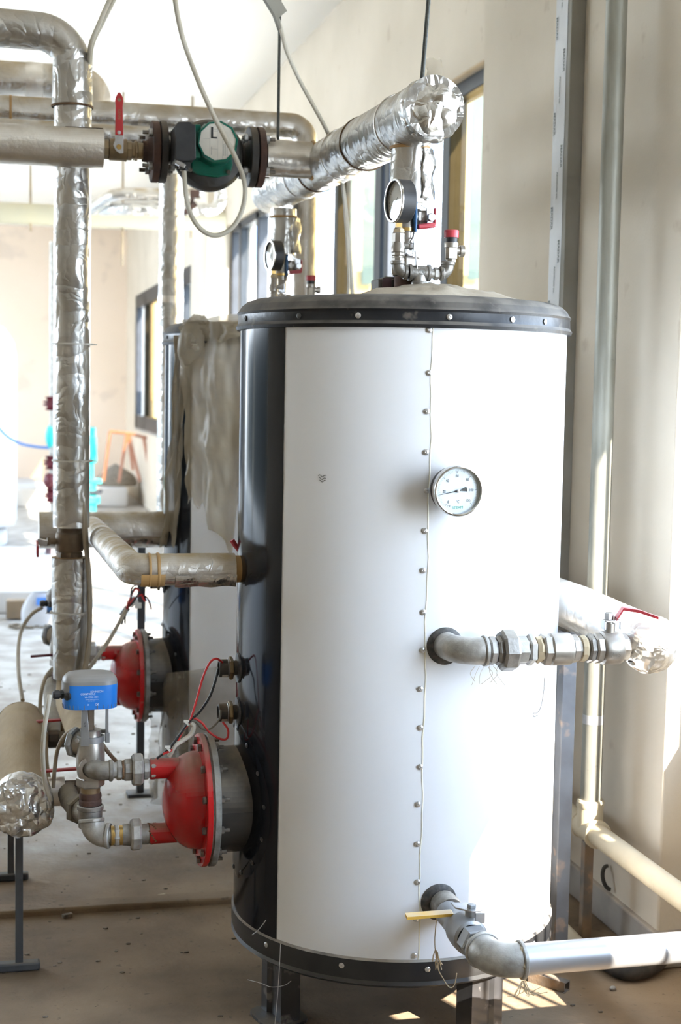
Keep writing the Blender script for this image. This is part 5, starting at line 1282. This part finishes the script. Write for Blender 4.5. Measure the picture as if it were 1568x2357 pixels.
# cables down the left riser and round the valve drives
xr_ = A(200, 1300, RY-.04)
cable('drive_cable', [A(189, 1150, RY-.035), A(196, 1250, RY-.04), A(204, 1330, RY-.04), A(206, 1420, RY-.04), A(202, 1490, RY-.05), A(190, 1560, RY-.06), A(185, 1600, RY-.07)], .0058, M['cabledusty'], 'dusty cable strapped down the right side of the left riser')
cable('drive_cable', [A(195, 1150, RY-.03), A(201, 1250, RY-.035), A(208, 1340, RY-.035), A(209, 1430, RY-.035), A(205, 1500, RY-.045), A(198, 1545, RY-.055)], .0045, M['cabledusty'], 'thinner dusty cable beside the strapped cable on the left riser')
gx_ = A(128, 1600, VY-.04)
cable('drive_cable', [V((.135, VY-.035, gx_.z)), A(112, 1618, VY-.04), A(102, 1680, VY-.03), A(99, 1740, VY), A(104, 1800, 3.42), A(117, 1842, 3.44)], .0052, M['cable'], 'white cable curving from the near blue drive down to the low header')
cable('drive_cable', [A(172, 1678, 3.5), A(150, 1692, 3.52), A(133, 1725, 3.55), A(126, 1770, 3.56), A(123, 1812, 3.57)], .005, M['cabledusty'], 'dusty cable curving from behind the near valve to the low header')
cable('drive_cable', [A(235, 1712, 3.45), A(252, 1735, 3.5), A(275, 1760, 3.56)], .005, M['cabledusty'], 'short dusty cable running behind the upper elbow run')
cable('drive_cable', [A(97, 1398, VY+DY-.02), A(72, 1415, VY+DY), A(50, 1450, VY+DY), A(42, 1500, VY+DY-.1), A(44, 1560, 4.5), A(52, 1612, 4.36)], .0062, M['cabledusty'], 'dusty cable arching from the far valve drive to the low header')
cable('drive_cable', [A(122, 1538, 4.4), A(105, 1560, 4.38), A(94, 1600, 4.35), A(92, 1650, 4.3), A(92, 1690, 4.25)], .0058, M['cabledusty'], 'dusty cable hanging behind the front white cable')
cable('sensor_lead', [A(200, 1545, 4.3), A(220, 1518, 4.35), A(250, 1475, 4.45), A(275, 1432, 4.55), A(292, 1400, 4.62)], .006, M['cabledusty'], 'dusty lead slanting from the left riser up to the wire bundle')
# red, black and white leads of the near probes
def lead(pts, r, m, label): return cable('probe_wire', pts, r, m, label, 'wire', 'leads of the near probes', 8)
w0 = TY-.03
K = A(437, 1660, w0)
lead([A(512, 1524, TY-.015), A(497, 1516, w0), A(482, 1527, w0), A(467, 1560, w0), A(453, 1610, w0), K, A(420, 1684, w0), A(400, 1722, w0), A(375, 1736, w0)], .0026, M['redwire'], 'red wire looping up to the upper near probe')
lead([A(503, 1538, TY-.01), A(495, 1570, w0), A(482, 1605, w0), A(460, 1638, w0), K, A(415, 1690, w0), A(390, 1722, w0), A(362, 1745, w0+.02)], .003, M['blackwire'], 'black wire running down from the upper near probe')
lead([A(513, 1662, TY-.02), A(525, 1680, w0), A(522, 1700, w0), A(505, 1700, w0), A(482, 1685, w0), A(465, 1664, w0), A(447, 1653, w0), K], .0026, M['redwire'], 'red wire drooping in a loop below the lower near probe')
lead([A(508, 1635, TY-.02), A(505, 1655, w0-.005), A(485, 1677, w0), A(465, 1677, w0), A(452, 1661, w0), K], .0026, M['greywire'], 'dusty grey wire from the lower near probe')
lead([K+V((.002, 0, -.004)), A(446, 1672, w0), A(440, 1690, w0), A(420, 1705, w0), A(403, 1716, w0), A(390, 1740, w0+.01)], .0055, M['cable'], 'thick white cable loop tied to the probe wires above the red dome')
for p, lab in ((K, 'upper'), (A(394, 1719, w0), 'lower')):
    tag(obj('wire_tie', MB().lathe(p-V((.004, 0, .003)), (-.75, 0, -.65), [(0, .005), (0, .0068), (.005, .0068), (.005, .005)], 14).box(p+V((-.008, -.003, .001)), (.012, .005, .005)), M['tie'], loc=tuple(p)), '%s white nylon tie on the red and black wires' % lab, 'cable tie', 'nylon wire ties')
# ================================================================== THE SECOND TANK (same make, further back)
OFF = (0, DY, 0)
def again(o, label):
    c = copy_tree(o, OFF); c['label'] = label; return c
tank2 = again(tank, 'white and black upright storage tank behind, half covered by a dusty sheet')
again(head, 'dull dusty red domed flange head on the draped tank behind')
again(sensorA, 'probe head with brass nut on the draped tank behind')
again(upper_run, 'dusty upper elbow and union at the far red head')
again(lower_run, 'dusty lower elbow and union at the far red head')
again(valve, 'far three-way valve half hidden behind the left foil riser')
dr2 = again(drive, 'far valve drive with black gland peeping out left of the foil riser')
dr2.location += V((.022, 0, -.012))
again(manifold, 'blurred tee and elbows on the far tank lid')
again(gauge, 'black pressure gauge on the far tank below the header')
again(safety, 'small safety valve with red cap on the far tank lid')
again(lidv, 'blurred ball valve with blue lever on the far tank lid')
again(sidev, 'small side valve with drooping red handle on the far tank')
again(riser, 'short foil-wrapped riser standing on the far tank below the header')

T2 = V((TX, TY+DY, 0))
def drape(rows_z, d0, d1, off, seed, m, name, parent, fold=.018, freq=5, edge=0.0, solid=0):
    mb = MB(); R = []
    n = 60
    for i, z in enumerate(rows_z):
        row = []
        s = i/(len(rows_z)-1)
        for k in range(n+1):
            u = k/n; d = d0(s)+(d1(s)-d0(s))*u if callable(d0) else d0+(d1-d0)*u
            a = math.radians(d)
            f = fold*s**.6*math.sin(u*freq*2*PI+seed+2*s)+.02*noise.noise(V((u*6+seed, s*5, 1)))+.008*noise.noise(V((u*18, s*12+seed, 2)))
            zz = z+edge*s*s*(noise.noise(V((u*7, seed, 3)))+.35*math.sin(u*9+seed))
            r = off+max(-.6*off, f)
            R0 = TR+r
            if z > 1.645: R0 = (TR-.03)*(1-(z-1.645)/.03*.35)
            row.append(V((T2.x+R0*math.cos(a), T2.y+R0*math.sin(a), zz)))
        R.append(row)
    mb.grid(R)
    return obj(name, mb, m, parent, sharp=80)
dp = thing('plastic_sheet', 'dusty translucent plastic sheet draped over the far tank top and side', 'sheet', (T2.x, T2.y, 1.64))
zz = [1.668, 1.66, 1.65, 1.64, 1.62, 1.59]+[1.57-.0155*i for i in range(36)]
drape(zz, lambda s: 208+9*s-3*s*s, lambda s: 262-2*s, .022, 1.0, M['sheet'], 'main_fold', dp, .016, 2.6, .16)
zz = [1.60-.0175*i for i in range(38)]
drape(zz, lambda s: 203-11*s, lambda s: 211-3*s-4*s*s, .02, 4.0, M['sheet'], 'hanging_tail', dp, .012, 1.2, .05)
kn = MB(); rows = []
for i in range(16):
    t = PI*i/15; row = []
    for k in range(33):
        a = 2*PI*k/32
        q = V((math.cos(a)*math.sin(t), math.sin(a)*math.sin(t), -math.cos(t)))
        s = 1+.2*noise.noise(q*1.7+V((5, 2, 8)))+.1*abs(noise.noise(q*6))
        an = math.radians(213)
        row.append(V((T2.x+(TR-.005)*math.cos(an), T2.y+(TR-.005)*math.sin(an), 1.578))+V((q.x*.055, q.y*.06, q.z*.08+.4*q.x*.05))*s)
    rows.append(row)
obj('gathered_knot', kn.grid(rows), M['sheet'], dp, sharp=80)
zz = [1.672-.007*i for i in range(12)]
drape(zz, 210, 258, .026, 7.0, M['sheet'], 'top_fold', dp, .014, 1.6, .03)
bs_ = thing('plastic_wrap', 'dusty plastic film wrapped round the foot of the far tank', 'sheet', (T2.x, T2.y, .1))
zz = [.60-.0135*i for i in range(38)]
mb = MB(); R = []
for i, z in enumerate(zz):
    s = i/37; row = []
    for k in range(61):
        u = k/60; a = math.radians(182+90*u)
        r = TR+.022+.02*s+.012*math.sin(u*34+3*s)*(.4+s)+.02*noise.noise(V((u*9, s*5, 2)))+.012*abs(noise.noise(V((u*25, s*14, 7))))
        row.append(V((T2.x+r*math.cos(a), T2.y+r*math.sin(a), z-.10*(1-u)*(1-s)+.045*u*(1-s))))
    R.append(row)
obj('film', mb.grid(R), M['sheet_thin'], bs_, sharp=50)
sp2 = thing('support_post', 'dark square post holding up the far side pipe behind the far red head', 'post', (.43, TY+DY+.12, 0), 'grey posts behind the tanks')
pp = aZ(322, 1830, 0)
obj('post', MB().box((A(325, 1400, pp.y).x, pp.y, .46), (.026, .026, .92)), M['stand'], sp2)
obj('foot_plate', MB().box((A(322, 1800, pp.y).x, pp.y, .006), (.09, .07, .012)), M['stand'], sp2)
tag(obj('thumb_valve', MB().tube([V((A(556, 1262, TY+.06).x, TY+.06, 1.06)), A(548, 1262, TY+.05), A(541, 1254, TY+.05), A(534, 1243, TY+.05)], .006, 10), M['redfaded'], loc=(.56, TY+.06, 1.08)), 'small reddish lever tip peeping out left of the near tank', 'lever')

# wire bundle at the far probe
wbz = thing('wire_bundle', 'tangle of dark red wires and white connectors hanging below the tan side pipe', 'wires', A(300, 1400, 4.62))
ccs = A(305, 1385, 4.62)
obj('connector', MB().box(ccs, (.03, .02, .022), Matrix.Rotation(-.7, 3, 'Y')).box(ccs+V((.018, 0, -.012)), (.02, .015, .016)), M['tie'], wbz)
for k in range(7):
    p = A(290+4*k, 1425-6*k, 4.62)
    P = [A(278+random.uniform(-4, 10), 1425+random.uniform(-8, 14), 4.62), A(290, 1405, 4.61), A(302+random.uniform(-6, 6), 1385, 4.6), A(316+random.uniform(-6, 10), 1362+random.uniform(-12, 8), 4.62), A(330+random.uniform(-6, 8), 1375+random.uniform(-8, 10), 4.65)]
    obj('wire', MB().tube(spline(P, 6), .0028, 6), M['redwire'] if k % 2 else M['blackwire'], wbz)
obj('wire', MB().tube(spline([A(302, 1385, 4.6), A(303, 1355, 4.62), A(318, 1346, 4.66), A(335, 1352, 4.7)], 6), .0028, 6), M['blackwire'], wbz)
obj('wire', MB().tube(spline([A(322, 1368, 4.62), A(338, 1375, 4.7), A(346, 1392, 4.76), A(348, 1402, TY+DY)], 6), .0025, 6), M['darkred'], wbz)
obj('sleeve', MB().cyl(A(280, 1418, 4.62), A(294, 1398, 4.62), .009, 12), M['blackwire'], wbz)
# levers seen left of the riser (far fittings)
tag(obj('valve_lever', MB().box(A(98, 1509, 4.55), (.072, .014, .007), Matrix.Rotation(-.05, 3, 'Y')), M['darkred'], loc=tuple(A(98, 1509, 4.55)), bevel=.002), 'thin rusty red lever rod sticking out left of the foil riser', 'lever')

# ================================================================== PIPES FARTHER BACK
b1 = thing('insulated_pipe', 'long dusty foil pipe behind the pump turning down at the right end', 'insulated pipe', (.5, 5.0, 2.33))
bz = A(345, 270, 5.0).z
P = bend([(-.5, 5.0, bz), (A(702, 290, 5.0).x, 5.0, bz), (A(702, 290, 5.0).x+.01, 5.0, .6)], .05, 10)
pipe_part('foil_sleeve', P, .0425, M['foil_dusty'], b1, 71, .04, 7, step=.03)
band(b1, (A(24, 240, 5).x, 5.0, bz), (1, 0, 0), .0435, .008, M['glue'], 'glue_line')
b1b = thing('insulated_pipe', 'foil pipe passing level just behind the silver sleeve at left', 'insulated pipe', (.2, 4.75, 2.2))
zq = A(300, 312, 4.75).z
pipe_part('foil_sleeve', [V((-.5, 4.75, zq)), V((.55, 4.75, zq))], .03, M['foil_dusty'], b1b, 73, .03, 7, step=.03)
b2 = thing('insulated_pipe', 'fat blurred foil pipe with round end high at left behind the elbow', 'insulated pipe', (.2, 6.4, 2.7))
zz2 = A(0, 181, 6.4).z
P = bend([(-1.0, 6.4, zz2), (A(214, 200, 6.4).x, 6.4, zz2), (A(214, 200, 6.4).x+.01, 6.4, zz2-.25)], .07, 10)
pipe_part('foil_sleeve', P, .0745, M['foil_dusty'], b2, 75, .02, 5, step=.04)
band(b2, (A(78, 180, 6.4).x, 6.4, zz2), (1, 0, 0), .0755, .07, M['foil_smooth'])
b3 = thing('insulated_riser', 'foil-wrapped vertical pipe standing behind the draped tank', 'insulated pipe', (.78, 6.5, .9))
vx = A(392, 800, 6.5).x
pipe_part('foil_sleeve', [V((vx, 6.5, 2.35)), V((vx, 6.5, .80))], .0535, M['foil'], b3, 77, .03, 6, step=.03)
band(b3, (vx, 6.5, A(392, 690, 6.5).z), (0, 0, 1), .055, .03, M['foil_smooth'])
obj('pipe_bracket', MB().box((vx+.02, 6.43, A(370, 1092, 6.5).z), (.1, .02, .028)), M['brass'], b3)
b4 = thing('ceiling_pipe', 'yellowish insulated pipe hung across the far end of the hall', 'insulated pipe', (.8, 10.5, 2.5))
z4 = A(240, 500, 10.5).z
pipe_part('wrap', [V((-2.0, 10.5, z4)), V((1.64, 10.5, z4))], .072, mat('yellow_pipe_wrap', (.55, .5, .34), (.48, .45, .34), ns=3, rough=.7, dust=.5, dustc=(.6, .5, .33)), b4, 79, .02, 3, step=.08)
for xp_ in (70, 282, 440):
    x = A(xp_, 500, 10.5).x
    tag(obj('hanger_rod', MB().cyl((x, 10.48, z4-.12 if xp_ != 282 else z4-.33), (x, 10.48, ZC), .008, 8), M['brass'], loc=(x, 10.48, ZC)), 'thin rod hanging from the ceiling through the yellowish far pipe, %s' % ('left of the foil riser' if xp_ == 70 else 'right of the foil riser' if xp_ == 282 else 'below the pump cable loop'), 'rod', 'far hanger rods')
for q, (ya, yb, xe) in enumerate(((443, 480, 985/2), (478, 500, 505))):
    yy = 9.2
    b = thing('insulated_pipe', 'upper bent foil pipe high in the background below the pump' if q == 0 else 'lower bent foil pipe high in the background below the pump', 'insulated pipe', A(340, ya, yy), 'bent background foil pipes')
    xe1 = 508 if q else 460
    P = bend([A(212-8*q+30*q, 482, yy+.3), A(262+24*q, ya+(4 if q == 0 else 3), yy), A(xe1, ya+6, yy), A(xe1-1, 420, yy+.02)], [.1, .08], 8)
    pipe_part('foil_sleeve', P, .038, M['foil_bright'] if q else M['foil_dusty'], b, 81+q, .02, 5, step=.04)
fv = thing('far_valve', 'rusty blurred valve wheel high behind the pump cable loop', 'valve', A(441, 470, 9.0))
obj('stem', MB().cyl(A(450, 440, 9.0), A(433, 492, 9.0), .012, 10), M['rust'], fv)
obj('handle', MB().box(A(437, 480, 8.98), (.10, .02, .03), Matrix.Rotation(-.7, 3, 'Y')).box(A(449, 447, 8.98), (.06, .02, .05)), M['rust'], fv)

# ================================================================== BACKGROUND OBJECTS
wt = thing('insulated_tank', 'white round-topped insulated tank far back at the left edge', 'tank', (A(-70, 1000, 13.5).x, 13.5, 0))
wx = A(38, 950, 13.5).x; wr_ = .44
ztop = A(0, 738, 13.5).z
obj('tank_body', MB().lathe((wx-wr_, 13.5, .12), (0, 0, 1), [(0, .2), (.05, wr_-.02), (.1, wr_), (ztop-.45, wr_), (ztop-.3, wr_*.94), (ztop-.18, wr_*.75), (ztop-.12, wr_*.4), (ztop-.11, .0001)], 48), M['whitetank'], wt)
obj('foot_ring', MB().cyl((wx-wr_, 13.5, 0), (wx-wr_, 13.5, .14), wr_*.8, 32), M['whitetank'], wt)
tag(obj('hose_line', MB().tube(spline([A(-60, 900, 12.2), A(0, 988, 12.2), A(40, 1018, 12.2), A(80, 1028, 12.2), A(118, 1031, 12.2)], 8), .012, 8), M['blueout'], loc=tuple(A(0, 988, 12.2))), 'thin blue-grey hose drooping from the white tank to the teal valve', 'hose')
tvx = A(122, 700, 12.0).x
vp = thing('valve_column', 'thin pale upright pipe with dark red valves behind the left foil riser', 'pipe', (tvx, 12.0, .3))
obj('pipe', MB().cyl((tvx, 12, .25), (tvx, 12, 2.55), .028, 16), M['galv_light'], vp)
for y in (930, 1066, 1142):
    zc = A(115, y, 12).z
    obj('flange_joint', MB().lathe((tvx-.012, 12, zc-.05), (0, 0, 1), [(0, .03), (.005, .05), (.03, .03), (.036, .065), (.05, .065), (.056, .032), (.062, .065), (.075, .065), (.08, .03), (.105, .05), (.11, .03)], 20), M['darkred'], vp, label='dark red flange')
obj('teal_body', MB().ball((tvx-.012, 12, A(115, 1005, 12).z), .062, 16, (.75, .75, 1.6)), M['teal'], vp, label='teal check valve')
obj('red_body', MB().ball((tvx-.016, 12, A(115, 1107, 12).z), .06, 16, (1, 1, 1.15)), M['darkred'], vp)
gpu = thing('vertical_pump', 'tall teal vertical pump just right of the left foil riser', 'pump', (A(205, 1150, 12.4).x, 12.4, .3))
gxx = A(205, 1100, 12.4).x
za = A(210, 982, 12.4).z; zb_ = A(210, 1168, 12.4).z
H = za-zb_
obj('motor', MB().lathe((gxx, 12.4, zb_+H*.55), (0, 0, 1), [(0, .04), (.01, .062), (H*.32, .062), (H*.34, .055), (H*.44, .055), (H*.45, .0001)], 24), M['teal'], gpu)
obj('lantern', MB().cyl((gxx, 12.4, zb_+H*.3), (gxx, 12.4, zb_+H*.56), .036, 16).box((gxx, 12.4, zb_+H*.33), (.2, .12, .03)), M['teal'], gpu)
obj('coupling_ring', MB().cyl((gxx+.01, 12.4, zb_+H*.18), (gxx+.01, 12.4, zb_+H*.22), .1, 24), M['frame'], gpu)
obj('volute', MB().cyl((gxx, 12.4, zb_-.05), (gxx, 12.4, zb_+H*.3), .06, 20).lathe((gxx, 12.4, zb_+.02), (0, 0, 1), [(0, .02), (.02, .09), (.07, .09), (.09, .02)], 20), M['teal'], gpu)
obj('base_block', MB().box((gxx, 12.4, (zb_-.05)/2), (.3, .3, zb_-.05)), M['slab'], gpu)
tp_ = thing('tripod_frame', 'reddish copper A-frame trestle by the far wall', 'trestle', A(300, 1108, 17.2))
zt_ = .22
def tpp(x, y): return A(x, y, 17.2)
obj('top_bar', MB().tube([tpp(252, 993), tpp(300, 998), tpp(345, 1010)], .018, 8), M['copper'], tp_)
for a_, b_ in (((253, 993), (238, 1108)), ((292, 997), (274, 1110)), ((294, 997), (306, 1082)), ((330, 1004), (348, 1108)), ((296, 999), (322, 1108))):
    obj('leg', MB().cyl(tpp(*a_), tpp(*b_), .018, 8), M['copper'], tp_)
rb_ = MB(); rows = []
for i in range(7):
    t = i/6
    rows.append([V((1.5+.26*(1-t**2)*math.cos(a)*(1+.2*noise.noise(V((math.cos(a), t, 2)))), 17.9+.3*(1-t**2)*math.sin(a), .22+.26*t)) for a in [2*PI*k/20 for k in range(21)]])
tag(obj('rubble_heap', rb_.grid(rows), M['debris'], loc=(1.55, 17.9, .22)), 'dark rubble heap under the copper trestle by the far window', 'rubble', kind='stuff')
bg_ = thing('paper_sack', 'white sack with a blue print standing on the floor left of the riser', 'sack', aZ(88, 1440, 0))
sb = aZ(86, 1440, 0); 
sk = MB(); rows = []
for i in range(10):
    t = i/9; wdt = .085+.02*math.sin(t*PI)-.035*t**3
    rows.append([V((sb.x+wdt*math.copysign(abs(math.cos(a))**.7, math.cos(a))+.02*t, sb.y+.07*math.copysign(abs(math.sin(a))**.7, math.sin(a))*(1-.5*t), .20*t)) for a in [2*PI*k/24 for k in range(25)]])
obj('sack_body', sk.grid(rows), M['bag'], bg_)
obj('blue_print', MB().box((sb.x+.03, sb.y-.068, .155), (.075, .02, .045), Matrix.Rotation(-.22, 3, 'X')), M['bagblue'], bg_)
b2_ = aZ(38, 1428, 0)
tag(obj('carton', MB().box((b2_.x, b2_.y+.05, .065), (.12, .1, .11)), M['carton'], loc=(b2_.x, b2_.y+.05, 0), bevel=.004), 'brown carton on the floor beside the white sack', 'box')
dbx = aZ(68, 1444, 0)
dm = MB()
for k in range(40): dm.ball(dbx+V((random.uniform(-.11, .12), random.uniform(-.06, .08), .008)), random.uniform(.006, .016), 6, (1.5, 1, .6))
tag(obj('floor_scraps', dm, M['debris'], loc=tuple(dbx)), 'scatter of dark scraps on the floor at the foot of the sack', 'scraps', kind='stuff')
for xx, lab in ((112, 'left'), (240, 'right')):
    q = A(xx, 1312, 11.3)
    b = thing('base_bracket', 'dark purple steel bracket on the low slab %s of the foil riser' % lab, 'bracket', (q.x, 11.3, .15), 'brackets on the far slab')
    obj('upright', MB().box((q.x, 11.3, .205), (.05, .05, .11)), M['bracket'], b); obj('top_plate', MB().box((q.x, 11.3, .265), (.11, .08, .014)), M['bracket'], b)

# ================================================================== LITTLE THINGS ON THE FLOOR
cr = MB(); rnd = random.Random(3)
for k in range(420):
    x = rnd.uniform(-.15, 1.6); y = rnd.uniform(2.75, 7.5); r = rnd.choice((.0016, .002, .003, .0045)) * (1 if y < 5 else 1.4)
    if (x-TX)**2+(y-TY)**2 < .03: continue
    cr.ball((x, y, r*.3), r, 6, (1.6, 1.1, .6))
tag(obj('floor_grit', cr, M['debris'], loc=(.7, 4, 0)), 'scattered grit and crumbs on the dusty concrete floor', 'grit', kind='stuff')
for (x, y, s, lab) in ((372, 2061, 1.0, 'pale wood chip on the floor left of the near tank'), (155, 2107, 1.3, 'dark clod of dirt on the floor near the grey post')):
    p = aZ(x, y, .006)
    tag(obj('floor_chip', MB().box(p, (.022*s, .010*s, .008*s), Matrix.Rotation(.4, 3, 'Z')), M['thread'] if s == 1 else M['debris'], loc=tuple(p), bevel=.002), lab, 'scrap')
p = aZ(1411, 2275, .005)
tag(obj('pebble', MB().ball(p, .008, 10, (1.1, .8, .8)), M['galv_light'], loc=tuple(p)), 'small grey pebble on the floor at lower right', 'pebble')
# cobweb threads on the near tank foot
wbt = thing('cobweb_thread', 'dusty cobweb threads hanging around the near tank foot', 'cobweb', A(645, 2200, 2.98)); wbt['kind'] = 'stuff'
obj('strand', MB().tube(spline([A(646, 2172, 3.02), A(643, 2230, 3.02), A(639, 2290, 3.02), A(633, 2357, 3.02), A(628, 2400, 3.02)], 4), .0009, 4), M['web'], wbt)
obj('strand', MB().tube(spline([A(570, 2255, 3.05), A(600, 2263, 3.05), A(625, 2272, 3.04), A(655, 2268, 3.03), A(670, 2258, 3.02)], 5), .0008, 4), M['web'], wbt)
obj('strand', MB().tube(spline([A(580, 2152, 3.1), A(595, 2140, 3.1), A(612, 2118, 3.08)], 4), .0011, 4), M['web'], wbt)
wbw = thing('cobweb_thread', 'dark curled cobweb thread stuck on the right of the white shell', 'cobweb', cyl_pt(TR, 305, .78)); wbw['kind'] = 'stuff'
pts_ = [(1254, 1560), (1252, 1590), (1246, 1625), (1238, 1640), (1228, 1642), (1230, 1650), (1238, 1646)]
def onshell(x, y):
    lo_, hi_ = 2.9, 3.35
    for _ in range(40):
        mid = (lo_+hi_)/2; p = A(x, y, mid)
        if (p.x-TX)**2+(p.y-TY)**2 > (TR+.002)**2: lo_ = mid
        else: hi_ = mid
    return A(x, y, lo_)
obj('strand', MB().tube(spline([onshell(*q) for q in pts_], 5), .0008, 4), M['web'], wbw)

# ================================================================== LIGHT
w = bpy.data.worlds.new('world'); scene.world = w; w.use_nodes = True
nt = w.node_tree
for n in list(nt.nodes): nt.nodes.remove(n)
ow = nt.nodes.new('ShaderNodeOutputWorld'); bgn = nt.nodes.new('ShaderNodeBackground')
tc = nt.nodes.new('ShaderNodeTexCoord'); sx = nt.nodes.new('ShaderNodeSeparateXYZ'); mr = nt.nodes.new('ShaderNodeMapRange'); mx = nt.nodes.new('ShaderNodeMix')
mx.data_type = 'RGBA'
nt.links.new(tc.outputs['Generated'], sx.inputs[0]); nt.links.new(sx.outputs[2], mr.inputs[0]); mr.inputs[1].default_value = 0; mr.inputs[2].default_value = .7
nt.links.new(mr.outputs[0], mx.inputs[0]); mx.inputs[6].default_value = (.80, .90, 1, 1); mx.inputs[7].default_value = (.50, .70, 1, 1)
nt.links.new(mx.outputs[2], bgn.inputs[0]); bgn.inputs[1].default_value = SKY
nt.links.new(bgn.outputs[0], ow.inputs[0])
sun = bpy.data.lights.new('sun', 'SUN'); sun.energy = SUN; sun.color = (1.0, .93, .82); sun.angle = math.radians(.4)
so = bpy.data.objects.new('sun', sun); COL.objects.link(so); so.location = (6, -6, 8)
sd = V((.40, -.917, .64)).normalized()
so.rotation_euler = sd.to_track_quat('Z', 'Y').to_euler()
scene.view_settings.view_transform = 'Standard'; scene.view_settings.look = 'None'
scene.view_settings.gamma = 1.0; scene.view_settings.use_curve_mapping = False
scene.view_settings.exposure = EXPO
scene.cycles.use_denoising = True
scene.cycles.max_bounces = 10; scene.cycles.diffuse_bounces = 5; scene.cycles.glossy_bounces = 5; scene.cycles.transparent_max_bounces = 12
scene.cycles.caustics_reflective = False; scene.cycles.caustics_refractive = False; scene.cycles.sample_clamp_indirect = 8
